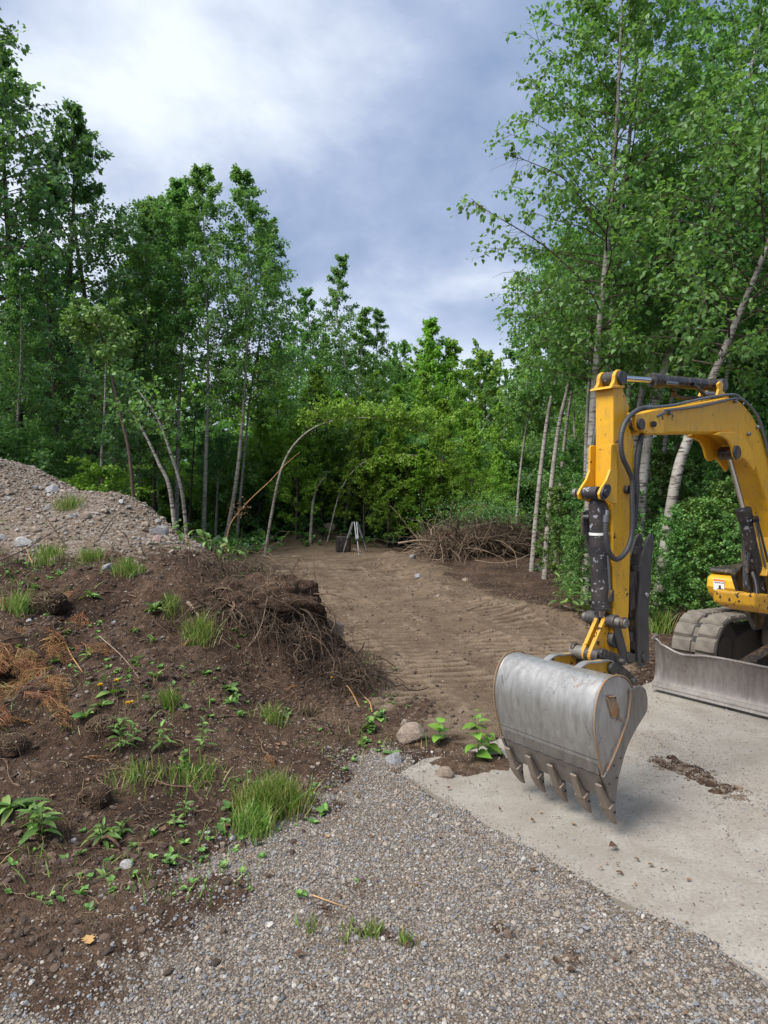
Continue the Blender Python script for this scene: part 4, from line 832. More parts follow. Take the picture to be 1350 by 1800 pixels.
# undercarriage
tq = {-1: -.87, 1: .69}
R_, HX = .30, 1.0
per = 4*HX+2*PI*R_; pitch = per/42
def loop(s):
    s = s % per
    if s < 2*HX: return (HX-s, R_+.335+.03-.0*1, PI/2) if False else (HX-s, .035+2*R_-.03*math.sin(PI*s/(2*HX)), PI/2)
    s -= 2*HX
    if s < PI*R_: a = PI/2+s/R_; return (-HX+R_*math.cos(a), .035+R_+R_*math.sin(a), a)
    s -= PI*R_
    if s < 2*HX: return (-HX+s, .035, -PI/2)
    s -= 2*HX; a = -PI/2+s/R_; return (HX+R_*math.cos(a), .035+R_+R_*math.sin(a), a)
lugmesh = None
for sd_ in (-1, 1):
    q = tq[sd_]; pts = [loop(per*k/168)[:2] for k in range(168)]; P_ = np.array(pts); cen = np.array([0, .335])
    inr = []
    for k in range(168):
        x, z, a = loop(per*k/168); inr.append((x-.03*math.cos(a), z-.03*math.sin(a)))
    n = 168; V_ = []; 
    for (x, z), (xi, zi) in zip(pts, inr): V_ += [(x, q-.2, z), (x, q+.2, z), (xi, q+.2, zi), (xi, q-.2, zi)]
    F_ = []
    for k in range(n):
        a, b = 4*k, 4*((k+1) % n)
        for j in range(4): F_.append((a+j, a+(j+1) % 4, b+(j+1) % 4, b+j))
    tr = MB().add(V_, F_).build('track', M['track'], ex)
    for k in range(42):
        x, z, a = loop(per*k/42)
        for side in (-1, 1):
            if lugmesh is None:
                w_ = .062; V_ = [(0, -.088, -w_), (0, .088, -w_), (0, .088, w_), (0, -.088, w_), (.019, -.083, -.046), (.019, .083, -.046), (.019, .083, .046), (.019, -.083, .046)]
                F_ = [(4, 5, 6, 7), (0, 1, 5, 4), (1, 2, 6, 5), (2, 3, 7, 6), (3, 0, 4, 7), (0, 3, 2, 1)]
                lugmesh = bpy.data.meshes.new('track_lug'); lugmesh.from_pydata(V_, [], F_); lugmesh.materials.append(M['track'])
            o = bpy.data.objects.new('track_lug', lugmesh); COL.objects.link(o); o.parent = tr
            x2, z2, a2 = loop(per*(k+(.5 if side > 0 else 0)*.3)/42)
            # local X of the lug points outwards
            o.location = (x2-.002*math.cos(a2), q+side*.110, z2-.002*math.sin(a2)); o.rotation_euler = (0, -a2, 0)
    hol = MB()
    for k in range(42):
        x, z, a = loop(per*(k+.5)/42); hol.box((x, q, z), (.008, .035, .05), Matrix.Rotation(-a, 3, 'Y'))
    hol.build('link_slot', M['ink'], tr)
    fr = MB().prism([(.82, .20), (.82, .42), (.5, .48), (-.6, .48), (-.85, .4), (-.85, .2)], q-.12, q+.12).build('track_frame', M['muddy'], tr, False, .02)
    for x in (HX, -HX): MB().cyl((x, q-.1, .335), (x, q+.1, .335), .265, 32).cyl((x, q-.13, .335), (x, q+.13, .335), .12, 20).build('idler_wheel', M['muddy'], tr, True, .006)
    for x in (-.6, -.2, .2, .6): MB().cyl((x, q-.13, .16), (x, q+.13, .16), .09, 20).build('roller', M['darksteel'], tr, True, .006)
MB().box((0, -.09, .42), (.9, 1.2, .2)).box((0, -.09, .55), (.6, .6, .12)).build('car_body', M['muddy'], ex, False, .02); MB().cyl((0, -.05, .60), (0, -.05, .76), .42, 40).build('slewing_ring', M['black'], ex, True)
# dozer blade, its top edge bent
qs = np.linspace(-1.07, .89, 60); rows = []
def topz(q):
    return float(np.interp(q, [-1.07, -1.04, -1.0, -.93, -.85, -.78, -.70, -.60, -.45, -.15, .3, .89], [.463, .462, .43, .415, .385, .372, .380, .396, .402, .40, .41, .41]))
prf = [(1.628, .0), (1.600, .06), (1.578, .2), (1.572, .4), (1.580, .65), (1.603, .85), (1.625, 1.0)]
V_ = []; nP = len(prf)
for q in qs:
    tz = topz(q); wob = .008*math.sin(q*5)+.006*math.sin(q*13); bend = .03 if q < -1.0 else 0
    for x, f in prf: V_.append((x+wob*f-bend*f, q, .055+f*(tz-.055)))
    for x, f in reversed(prf): V_.append((x-.016+wob*f-bend*f, q, .055+f*(tz-.055)))
F_ = []; K = 2*nP
for i in range(len(qs)-1):
    for j in range(K): F_.append((i*K+j, (i+1)*K+j, (i+1)*K+(j+1) % K, i*K+(j+1) % K))
F_.append(tuple(range(K))); F_.append(tuple((len(qs)-1)*K+j for j in range(K-1, -1, -1)))
bl = MB().add(V_, F_).build('dozer_blade', M['blade'], ex, True)
MB().prism([(1.634, .028), (1.610, .028), (1.592, .085), (1.606, .085)], -1.065, .885).build('blade_edge', M['steel_lip'], bl, False, .003)
MB().cyl((1.60, -1.072, .455), (1.59, -1.04, .50), .018, 8).build('corner_lug', M['blade'], bl, True)
tt = Tubes(); tt.add([(1.618+.008*math.sin(q*5)-(.03 if q < -1.0 else 0), q, topz(q)) for q in qs], .012, 6); link_mesh('top_rim', tt.mesh('top_rim', M['blade']), None, bl)
for q in (-.42, .24): MB().prism([(1.56, .10), (1.56, .30), (.45, .47), (.45, .34)], q-.06, q+.06).build('blade_arm', M['black'], ex, False, .01)
MB().cyl((1.5, -.09, .26), (.5, -.09, .5), .045, 14).build('blade_cylinder', M['black'], ex, True)
# ------------------------------------------------------------------ trees
def ztop(y, v): return EYE-y*(v-V0)/FP
def wpath(pts, y, dy=0):
    """a stem through places of the photograph at depth y; base first; returned relative to its base on the ground"""
    n = len(pts); P_ = [((u-U0)/FP*(y+dy*i/(n-1)), y+dy*i/(n-1), EYE-(y+dy*i/(n-1))*(v-V0)/FP) for i, (u, v) in enumerate(pts)]
    b = P_[0]; g0 = gz(b[0], b[1])-.05; b = (b[0], b[1], min(b[2], g0)); P_[0] = (b[0], b[1], g0) if P_[0][2] < g0+1.2 else P_[0]
    if P_[0][2] > g0+.01: P_ = [(2*P_[0][0]-P_[1][0], P_[0][1], g0)]+P_
    b = P_[0]; return b, [(p[0]-b[0], p[1]-b[1], p[2]-b[2]) for p in P_]
def hero(label, pts, y, dy=0, name='birch_tree', cat='birch tree', group=None, **kw):
    b, path = wpath(pts, y, dy); H = max(p[2] for p in path)
    ms = tree_meshes(name, H, path=path, **kw); return put_tree(name, ms, b, 0, 1, label, cat, group)
wide = lambda t: max(.10, (1-t)**.85*(1-.3*(1-t)**5)*1.15)
PB = [tree_meshes('birch_a%d' % k, 11, R=2.3, cb=.20, nb=66, twigs=8, per=24, ls=.088, seed=100+k, prof=wide, r0=.075) for k in range(3)]
PD = [tree_meshes('maple_a%d' % k, 10.5, R=2.3, cb=.16, nb=54, twigs=9, per=22, ls=.098, leafmat='leaf_dark', trunkmat='bark', seed=120+k, prof=lambda t: max(.15, 1.1*(1-t)**.6*(.6+.5*min(1, t*3))), r0=.12, up=.5, droop=.2) for k in range(3)]
PG = [tree_meshes('bright_a%d' % k, 7.5, R=1.9, cb=.12, nb=52, twigs=8, per=24, ls=.10, leafmat='leaf_bright', trunkmat='bark', seed=140+k, prof=wide, r0=.06, up=.9) for k in range(3)]
PF = [tree_meshes('far_a%d' % k, 10, R=2.4, cb=.04, nb=52, twigs=7, per=18, ls=.17, leafmat=('leaf_birch', 'leaf_bright', 'leaf_birch', 'leaf_bright')[k % 4], trunkmat='bark', seed=160+k, prof=lambda t: .3+.75*(1-t)**.6, r0=.10) for k in range(4)]
PU = [tree_meshes('bush_a%d' % k, 2.6, R=1.25, cb=.03, nb=34, twigs=7, per=22, ls=.082, leafmat=('leaf_birch', 'leaf_dark', 'leaf_bright')[k % 3], trunkmat='twig', seed=180+k, prof=lambda t: .55+.5*math.sin(PI*t), r0=.025, up=1.0, droop=.5) for k in range(3)]
PN = [tree_meshes('near_a%d' % k, 11, R=2.2, cb=.16, nb=60, twigs=8, per=20, ls=.085, shape=LEAF4, seed=200+k, prof=lambda t: max(.2, 1.0*(1-t)**.6), r0=.075, up=.6) for k in range(2)]
PS = [tree_meshes('sapling_a%d' % k, 4.2, R=1.0, cb=.10, nb=34, twigs=8, per=20, ls=.085, shape=LEAF4, trunkmat='twig', leafmat=('leaf_weed', 'leaf_birch')[k], seed=220+k, prof=lambda t: .5+.5*(1-t), r0=.02, up=.9) for k in range(2)]
def proto(P_, k, u, y, vt, Hp, label, cat='tree', group=None, name='tree', wd=1.0):
    x = (u-U0)/FP*y; H = ztop(y, vt); z = gz(x, y)-.05; sc = H/Hp
    r = put_tree(name, P_[k % len(P_)], (x, y, z), random.uniform(0, 6.28), sc, label, cat, group, (random.uniform(-.03, .03), random.uniform(-.03, .03)))
    r.scale = (sc*wd, sc*wd, sc); return r
LG = 'dark leafy trees behind the gravel heap'
LBL = ['dark maple beyond the left edge of the picture, taller than the frame', 'dark leafy tree right of the tallest maple at the left edge', 'dark leafy tree stepping down towards the notched one', 'lower dark tree filling the gap before the tall birches', 'half height dark tree under the left maples', 'half height birch at the left edge above the heap crest', 'dark tree above the reddish leaning stem', 'dark tree behind the crossed leaning birches', 'dark tree just left of the tallest birch, half hidden by it', 'low birch crown cut by the left edge of the picture', 'outermost dark tree at the left, only branches in view', 'small green tree low behind the heap crest']
for i, (u, y, vt, P_, lb) in enumerate([
 (-150, 17, -160, PD, None), (-45, 18.5, -90, PD, 'tall dark maple at the left edge rising above the gravel heap'), (40, 20, 105, PD, None), (112, 21, 190, PD, None), (178, 21.5, 235, PD, 'dark leafy tree with a notched top left of the tall birches'),
 (238, 23, 345, PB, None), (90, 18, 420, PD, None), (30, 16.5, 470, PB, None), (150, 18.5, 520, PD, None), (215, 22, 520, PB, None), (285, 25.5, 420, PB, None), (-40, 15.5, 560, PB, None), (-190, 14, 100, PD, None), (110, 20, 640, PG, None)]):
    lb = lb or LBL.pop(0); proto(P_, i, u, y, vt, 10.5 if P_ is PD else (11 if P_ is PB else 7.5), lb, 'tree', LG, 'leafy_tree', .95)
# tall birches left of the lane
kw = dict(R=2.3, cb=.42, nb=76, twigs=8, per=26, ls=.085, prof=lambda t: max(.12, (1-t)**.75*1.1), r0=.07)
hero('tallest birch left of the lane with a pointed top', [(357, 945), (362, 800), (366, 640), (362, 450), (352, 262)], 22, seed=1, **kw)
hero('slim straight white birch between the leaning pair and the tallest birch', [(310, 940), (313, 760), (320, 600), (322, 450), (312, 330)], 22.5, seed=2, **{**kw, 'R': 1.7, 'r0': .07})
hero('curved white birch leaning over the left end of the lane', [(392, 955), (412, 870), (424, 770), (433, 640), (438, 480), (425, 318)], 21.5, seed=3, **{**kw, 'R': 2.5})
hero('thin birch with drooping outer branches beside the blue sky gap', [(415, 950), (425, 850), (440, 700), (462, 560), (472, 395)], 23.5, seed=4, **{**kw, 'R': 2.2, 'r0': .05})
hero('thin dark stemmed tree behind the white birches', [(270, 930), (275, 700), (285, 480), (290, 380)], 24, seed=5, trunkmat='bark', leafmat='leaf_dark', name='leafy_tree', cat='tree', **{**kw, 'R': 2.2, 'ls': .11})
bent = dict(nb=16, twigs=5, per=16, ls=.085, r0=.035, prof=lambda t: .8)
hero('reddish leaning stem rising from behind the gravel heap', [(240, 880), (228, 800), (210, 720), (195, 650), (180, 590), (168, 555)], 13.5, seed=6, R=.8, cb=.62, trunkmat='twig', leafmat='leaf_weed', **{**bent, 'nb': 26, 'r0': .034})
hero('white birch leaning left, lower of the crossed pair', [(314, 935), (300, 870), (280, 820), (250, 760), (225, 725)], 12.5, seed=7, R=.4, cb=.7, **{**bent, 'r0': .042, 'nb': 8, 'per': 5})
hero('white birch leaning left, taller of the crossed pair', [(332, 940), (322, 880), (300, 800), (275, 735), (240, 685)], 12.8, seed=8, R=.5, cb=.6, **{**bent, 'r0': .036, 'nb': 10, 'per': 5})
hero('white birch bent over in a high arch above the lane end', [(465, 948), (480, 890), (495, 825), (520, 780), (560, 750), (620, 737), (690, 742), (765, 770)], 20.5, seed=9, R=1.2, cb=.58, nb=40, twigs=7, per=18, ls=.09, r0=.042, droop=.4, up=.8, leafmat='leaf_bright', prof=lambda t: .9)
hero('second birch bowed low over the brush pile', [(575, 950), (600, 860), (640, 812), (700, 798), (770, 810), (830, 850), (880, 905)], 23.2, seed=10, R=1.1, cb=.3, nb=56, twigs=7, per=20, ls=.095, r0=.022, leafmat='leaf_bright', droop=.5, up=.2, prof=lambda t: .7)
hero('short snapped white birch stem near the dirt heap', [(545, 935), (550, 890), (558, 860), (574, 838)], 23, seed=11, R=.3, cb=.8, nb=3, twigs=2, per=4, ls=.08, r0=.055, prof=lambda t: .5)
hero('slender white birch behind the tripod', [(604, 940), (612, 880), (622, 800), (630, 700), (640, 560)], 24.5, seed=12, R=1.5, cb=.35, nb=46, twigs=7, per=22, ls=.10, r0=.065, prof=wide)
hero('birch stem leaning right behind the tripod', [(632, 940), (650, 900), (668, 860), (690, 780), (715, 700)], 25, seed=13, R=1.3, cb=.45, nb=36, twigs=7, per=20, ls=.10, r0=.06, prof=wide)
hero('pale stem leaning right over the brush pile', [(690, 945), (710, 880), (728, 830), (742, 780)], 24, seed=14, R=1.0, cb=.6, nb=20, twigs=6, per=18, ls=.10, r0=.05, prof=lambda t: .6)
for k, (pts, y, lb) in enumerate([([(180, 870), (178, 800), (184, 700), (186, 600)], 15.5, 'crooked pale stem above the gravel heap, nearest the reddish stem'), ([(200, 875), (203, 780), (198, 700)], 16.5, 'thin dark stem just behind the crest of the gravel heap'),
     ([(378, 945), (383, 850), (385, 780)], 24, 'thin grey stem right of the tallest birch'), ([(330, 940), (338, 840), (345, 700)], 24.5, 'thin grey stem left of the tallest birch'), ([(500, 945), (520, 880), (540, 800), (556, 700)], 26, 'thin dark stem right of the arched birch')]):
    hero(lb, pts, y, seed=30+k, R=.9, cb=.5, nb=20, twigs=6, per=18, ls=.09, r0=.045, prof=lambda t: .7, trunkmat='birch' if k in (0, 2) else 'bark', leafmat='leaf_dark', name='slender_tree', cat='tree')
# the torn stem with orange inner wood
b, path = wpath([(391, 955), (402, 930), (420, 900), (445, 873), (475, 845), (500, 818), (527, 795)], 17, 1)
t_ = Tubes(); t_.add(smooth_path(path, 6), np.linspace(.017, .005, 37), 7); r = empty('broken_sapling', b, 0, 'split sapling with orange torn wood leaning right towards the arched birch', 'sapling'); link_mesh('stem', t_.mesh('torn_stem', M['peeled']), None, r)
g_ = np.random.default_rng(3); P_ = np.array([path[2]])+g_.normal(0, .14, (120, 3)); link_mesh('dead_leaves', leaf_mesh('dead_leaves', P_, g_.normal(0, 1, (120, 3)), .06, LEAF2, M['litter']), None, r)
# middle of the wood
for (u, y, vt, wd, lb) in [(520, 23.5, 745, 1.1, 'bright bushy tree inside the curve of the arch'), (565, 24.5, 790, 1.2, 'bright bush behind the short snapped stem'), (680, 22.8, 800, 1.2, 'bright bush right of the tripod'), (740, 22.5, 790, 1.2, 'bright bush behind the left end of the brush pile'), (620, 25.5, 800, 1.2, 'bright bush right behind the tripod'), (640, 23.6, 705, 1.0, 'bright bushy tree filling the space under the arched birch'), (700, 23.5, 725, 1.1, 'bright bushy tree just right of the arch'), (765, 23, 705, 1.1, 'bright bushy tree in front of the pointed yellow green sapling'), (825, 21.5, 770, 1.1, 'bright bush directly behind the brush pile'), (590, 25, 740, 1, 'bright bushy tree left of the tripod behind the short snapped stem'), (455, 25.5, 700, 1, 'bright tree behind the foot of the arched birch'), (880, 20.5, 800, 1, 'bright bush between the brush pile and the leaning white trunks')]:
    proto(PG, int(u), u, y, vt, 7.5, lb, 'tree', 'bright young trees at the edge of the clearing', 'young_tree', wd)
MG = 'mid green trees behind the lane end'
MBL = ['rounded tree at the left end of the blue sky gap', 'birch just right of the feathered spire', 'low dark crown in the dip right of the spire', 'tree joined to the right side of the bright open crown', 'dark rounded crown right of centre above the brush pile', 'small crown between the dark rounded one and the right birches', 'slim birch tip nearest the right hand birches', 'crown seen through the gap left of the spire', 'crown low behind the bright open crowned tree', 'crown low between the two right hand rounded ones', 'birch half hidden by the right hand leaning trunks', 'bright tree behind the thin birch with drooping branches', 'dark crown showing between the leaning white trunks']
for i, (u, y, vt, P_, lb, wd) in enumerate([
 (520, 33, 590, PF, None, 1), (556, 30, 505, PB, 'birch with a rounded crown left of the feathered spire', 1.05), (617, 30, 448, PB, 'tree with the feathered spire highest above the lane', .9), (655, 31, 545, PB, None, 1), (700, 34, 612, PF, None, .9),
 (758, 33, 562, PG, 'bright open crowned tree standing highest right of centre', 1.0), (808, 34, 600, PG, None, 1), (868, 36, 612, PF, None, .9), (905, 38, 625, PF, None, 1), (945, 30, 605, PG, None, .9), (590, 34, 600, PF, None, 1), (735, 36, 620, PF, None, 1), (835, 37, 640, PF, None, 1), (985, 32, 590, PB, None, .9), (490, 30, 600, PG, None, .9), (1000, 30, 640, PF, None, 1)]):
    proto(P_, i, u, y, vt, {id(PF): 10, id(PB): 11, id(PG): 7.5}[id(P_)], lb or MBL.pop(0), 'tree', MG, 'leafy_tree', wd)
YG = 'bright young trees at the edge of the clearing'
YBL = ['bright young tree above the left foot of the arched birch', 'bright young tree behind the top of the arch', 'young tree under the feathered spire', 'young tree right of the slender birch behind the tripod', 'young tree left of the brightest yellow green one', 'young tree above the left end of the brush pile', 'low young tree right behind the brush pile', 'low young tree under the right half of the arch', 'low young tree under the left half of the arch', 'low young tree between the arch and the brush pile', 'young tree beside the farther leaning white trunk']
for i, (u, y, vt, lb, wd) in enumerate([(505, 27, 640, None, 1), (560, 26, 650, None, 1), (600, 27.5, 690, None, 1), (655, 26, 655, None, 1), (705, 25, 680, None, 1), (745, 25, 655, 'yellow green young tree brightest in the middle of the wood', .8), (793, 25.5, 660, 'pointed yellow green sapling beside the brightest young tree', .6), (835, 24, 740, None, 1), (870, 23, 790, None, 1), (680, 26.5, 760, None, 1.1), (530, 26, 760, None, 1.1), (760, 24, 800, None, 1.1), (885, 26, 690, None, 1)]):
    proto(PG, i, u, y, vt, 7.5, lb or YBL.pop(0), 'tree', YG, 'young_tree', wd)
BG = 'trees filling the back of the wood'
for i in range(64):
    u = -420+i*2300/64+random.uniform(-14, 14); y = random.choice([38, 43, 50, 60]); vt = {38: 640, 43: 650, 50: 665, 60: 690}[y]+random.uniform(-10, 25)
    if u < 300: vt -= random.uniform(60, 200)
    if u > 1050: vt -= 120
    proto(PF, i*7+1, u, y, vt, 10, 'tree far back in the wood', 'tree', BG, 'distant_tree', 1.15)
# right hand birches
kn = dict(R=1.9, cb=.28, nb=66, twigs=8, per=19, ls=.080, shape=LEAF4, prof=lambda t: .35+.7*math.sin(PI*min(1, t*.9+.1)), r0=.085, up=.55)
hero('nearer of two white birches leaning right behind the brush pile', [(957, 985), (966, 880), (982, 740), (1003, 640), (1022, 500), (1035, 380)], 14, seed=50, **{**kn, 'R': 1.5, 'cb': .5, 'nb': 40, 'r0': .062})
hero('farther of two white birches leaning right behind the brush pile', [(934, 960), (947, 860), (965, 720), (985, 640), (1008, 540), (1020, 430)], 15, seed=51, **{**kn, 'R': 1.3, 'cb': .55, 'nb': 36, 'r0': .060})
hero('tall white birch right behind the excavator stick, reaching out of the frame', [(1028, 1010), (1040, 760), (1050, 600), (1062, 470), (1078, 280), (1090, 60), (1096, -160)], 10.5, seed=52, **{**kn, 'R': 1.55, 'cb': .24, 'nb': 84, 'r0': .07})
hero('white birch crossing behind the excavator stick, slimmer than its neighbour', [(1060, 1000), (1068, 760), (1076, 560), (1095, 380), (1120, 120), (1140, -120)], 11.5, seed=53, **{**kn, 'R': 1.9, 'cb': .36, 'nb': 66, 'r0': .07})
hero('thick birch leaning strongly right behind the excavator boom', [(1150, 960), (1185, 850), (1210, 760), (1240, 680), (1268, 612), (1305, 520), (1345, 420), (1400, 250), (1450, 60)], 9.2, seed=54, **{**kn, 'R': 2.0, 'cb': .45, 'nb': 60, 'r0': .078})
hero('birch leaning right with forked upper limbs between stick and boom', [(1118, 980), (1135, 800), (1170, 640), (1215, 490), (1258, 350), (1310, 160), (1350, -20)], 10.8, seed=55, **{**kn, 'R': 2.0, 'cb': .34, 'nb': 74, 'r0': .08})
hero('slim birch between the two leaning birches on the right', [(1100, 960), (1125, 700), (1165, 560), (1200, 440), (1240, 250), (1270, 50)], 12.5, seed=56, **{**kn, 'R': 1.9, 'cb': .34, 'nb': 60, 'r0': .06})
for k, (pts, y, lb, r_) in enumerate([([(1085, 960), (1098, 780), (1112, 640), (1135, 480), (1150, 330)], 12.2, 'slim pale birch stem just right of the stick', .05), ([(1150, 950), (1170, 760), (1192, 640), (1222, 500), (1240, 380)], 13, 'slim birch stem seen under the boom', .05), ([(975, 960), (990, 800), (1010, 660), (1030, 560)], 16, 'thin birch stem behind the two leaning white trunks', .05), ([(1240, 930), (1262, 760), (1290, 600), (1315, 450)], 12, 'slim birch stem behind the bend of the boom', .05), ([(905, 960), (912, 860), (925, 760), (945, 690)], 18, 'thin pale stem at the right end of the brush pile', .04), ([(1028, 940), (1030, 800), (1036, 660), (1050, 560)], 13, 'straight pale stem left of the stick', .05)]):
    hero(lb, pts, y, seed=70+k, **{**kn, 'R': 1.0, 'cb': .62, 'nb': 30, 'r0': r_})
# a long half bare limb reaching left from the tall birch
o0 = Vector(W3(1066, 500, 10.6)); lb_ = None
for r_ in [o for o in bpy.data.objects if o.get('label', '').startswith('tall white birch right behind')]: lb_ = r_
for pts, sd_ in (([(1066, 500), (1020, 470), (960, 415), (900, 375), (850, 345), (828, 326)], 1), ([(1060, 620), (1020, 580), (975, 520), (940, 480), (900, 455)], 2), ([(1070, 400), (1030, 340), (990, 290), (935, 262), (900, 250)], 3)):
    Q = smooth_path([np.array(W3(u, v_, 10.5-.12*i))-np.array(lb_.location) for i, (u, v_) in enumerate(pts)], 6); T_ = Tubes(); T_.add(Q, np.linspace(.016, .003, len(Q)), 5); g_ = np.random.default_rng(sd_); LP = []; LD = []
    for k in range(34):
        i = g_.integers(3, len(Q)-1); d = g_.normal(0, 1, 3)+np.array([-.6, 0, -.1]); d /= np.linalg.norm(d); l = g_.uniform(.15, .5); m1 = Q[i]+d*l*.5+g_.normal(0, .02, 3); m2 = Q[i]+d*l+np.array([0, 0, -.06]); T_.add([Q[i], m1, m2], [.004, .003, .0015], 3)
        if g_.random() < .6: n = 9; LP.append(m1+(m2-m1)*g_.random((n, 1))+g_.normal(0, .035, (n, 3))); LD.append(g_.normal(0, .5, (n, 3))+np.array([-.2, 0, -.7]))
    link_mesh('limb', T_.mesh('long_limb', M['twig']), None, lb_); LP = np.concatenate(LP); link_mesh('limb_leaves', leaf_mesh('limb_leaves', LP, np.concatenate(LD), .085, LEAF4, M['leaf_birch'], g=g_), None, lb_)
RG = 'birches crowded behind the excavator'
RBL = ['tall leafy birch above the stick cylinder', 'tall birch crown in the upper right corner', 'birch crown cut by the right edge at the top', 'birch crown above the bend of the boom', 'birch crown right of the tall white trunk', 'birch crown in the right corner behind the nearest ones', 'birch outside the right edge with branches reaching in', 'smaller birch behind the two leaning white trunks', 'farther birch at the right edge', 'birch left of the two leaning white trunks', 'half height birch over the top of the boom', 'half height birch between stick and boom cylinder', 'low birch crown framed by the boom and the stick', 'half height birch at the right edge above the cab side', 'low birch behind the top of the stick']
for i, (u, y, vt) in enumerate([(1190, 15, 120), (1420, 14, 60), (1500, 12, -200), (1250, 17, 230), (1120, 18, 300), (1350, 17, 260), (1620, 13, -200), (1060, 19, 470), (1480, 16, 150), (1010, 20, 520), (1320, 13.5, 330), (1230, 14.5, 420), (1150, 15, 480), (1400, 11.5, 300), (1090, 16, 560)]):
    proto(PN, i, u, y, vt, 11, RBL[i], 'birch tree', RG, 'birch_tree', 1.0)
SG = 'leafy saplings along the right edge of the clearing'
SEEN = {}
def place_label(what, u, y, seen):
    z_ = [(995, 'beside the leaning white trunks'), (1035, 'just left of the excavator stick'), (1075, 'directly behind the excavator stick'), (1120, 'behind the folded thumb'), (1165, 'right of the folded thumb'), (1205, 'over the left end of the track'), (1250, 'under the middle of the boom'), (1300, 'behind the boom cylinder'), (1360, 'at the right edge behind the boom'), (9999, 'past the right edge behind the machine')]
    zn = next(t for m_, t in z_ if u < m_); k = seen.get(zn, 0); seen[zn] = k+1
    return '%s %s%s' % (what, zn, ('', ', another one farther forward', ', third of those there', ', fourth of those there', ', fifth of those there')[min(k, 4)])
SEEN2 = {}
for i, (u, y, vt) in enumerate([(985, 13, 860), (1030, 12, 850), (1085, 12, 830), (1140, 11.5, 850), (1200, 11.5, 820), (1260, 11, 800), (1330, 11, 740), (1000, 14.5, 800), (1170, 13, 800), (1240, 12.5, 760), (1040, 11, 900), (1110, 10.8, 880), (1300, 10, 860), (1380, 10.5, 700), (1010, 10.6, 950), (1180, 10.4, 900), (1450, 10, 740), (1070, 13.5, 760), (1225, 10.2, 880), (1350, 12.5, 620), (1130, 8.6, 950), (1185, 8.8, 910), (1235, 8.7, 880), (1290, 8.4, 900), (1060, 9.3, 950), (1020, 9.8, 930), (1270, 9.0, 850), (1340, 8.6, 820), (1090, 9.2, 900)]):
    proto(PS, i, u, y, vt, 4.2, place_label('leafy sapling', u, y, SEEN), 'sapling', SG, 'leafy_sapling', 1.15)
UG = 'bushes growing under the trees'
for i in range(62):
    if i < 34: u = -60+i*30+random.uniform(-14, 14); y = random.uniform(25, 28) if u > 200 else random.uniform(15.5, 21); vt = random.uniform(800, 870)
    else: u = -100+(i-34)*40+random.uniform(-12, 12); y = random.uniform(26, 31); vt = random.uniform(760, 830)
    if 880 < u < 1100 and y < 20: y += 6
    proto(PU, i, u, y, vt, 2.6, 'low bush growing in the shade under the trees', 'bush', UG, 'bush', 1.25)

# ------------------------------------------------------------------ undergrowth, grass, roots
def strip_leaf(name, L_, W_, mat, bend=.5, fold=.15, segs=6, p=.8, base=.0, lob=0, rnd=.5):
    V_ = []; F_ = []
    for i in range(segs+1):
        t = i/segs; a = bend*t; y = L_*(math.sin(a)/bend if bend else t); z = L_*(-(1-math.cos(a))/bend if bend else 0)
        w = W_*.5*max(.04, math.sin(PI*min(1, base+(1-base)*t**p))**.85)*(1 if i < segs else .05)
        V_ += [(-w, y, z+w*fold*2), (0, y, z), (w, y, z+w*fold*2)]
    for i in range(segs):
        b = 3*i; F_ += [(b, b+1, b+4, b+3), (b+1, b+2, b+5, b+4)]
    return fastmesh(name, V_, F_, mat, True, np.full(len(F_), rnd))
LM = {k: [strip_leaf('leaf_%s%d' % (k, j), *a, rnd=[.15, .5, .9][j]) for j in range(3)] for k, a in {
 'lance': (1, .26, M['leaf_weed'], .9, .2), 'broad': (1, .78, M['leaf_big'], .7, .12, 6, .62, .12), 'round': (1, .85, M['leaf_weed'], .5, .12, 5, .75), 'blade': (1, .06, M['grass'], 1.2, .3), 'dock': (1, .42, M['leaf_weed'], .8, .2)}.items()}
def plant(kind, uv, size, n, label, name='weed', cat='plant', group=None, stem=0, el=(.2, 1.1), z=0):
    p = G(*uv); r = empty(name, p, random.uniform(0, 6.28), label, cat, group)
    if stem:
        t = Tubes(); t.add([(0, 0, -.02), (.01, .01, stem*.5), (.02, -.01, stem)], [.004, .003, .002], 5, .6); link_mesh('stem', t.mesh('weed_stem', M['leaf_weed']), None, r)
    for i in range(n):
        o = bpy.data.objects.new('leaf', random.choice(LM[kind])); COL.objects.link(o); o.parent = r
        f = i/max(1, n-1); h = stem*(.15+.85*f) if stem else random.uniform(0, .02)
        s = size*random.uniform(.65, 1.1)*(1-.35*f if stem else 1); e = random.uniform(*el) if not stem else random.uniform(el[0], el[1])*(.4+.6*f)
        o.location = (random.gauss(0, size*.04), random.gauss(0, size*.04), h); o.rotation_euler = (e, random.gauss(0, .25), i*2.4+random.gauss(0, .3)); o.scale = (s, s, s)
    return r
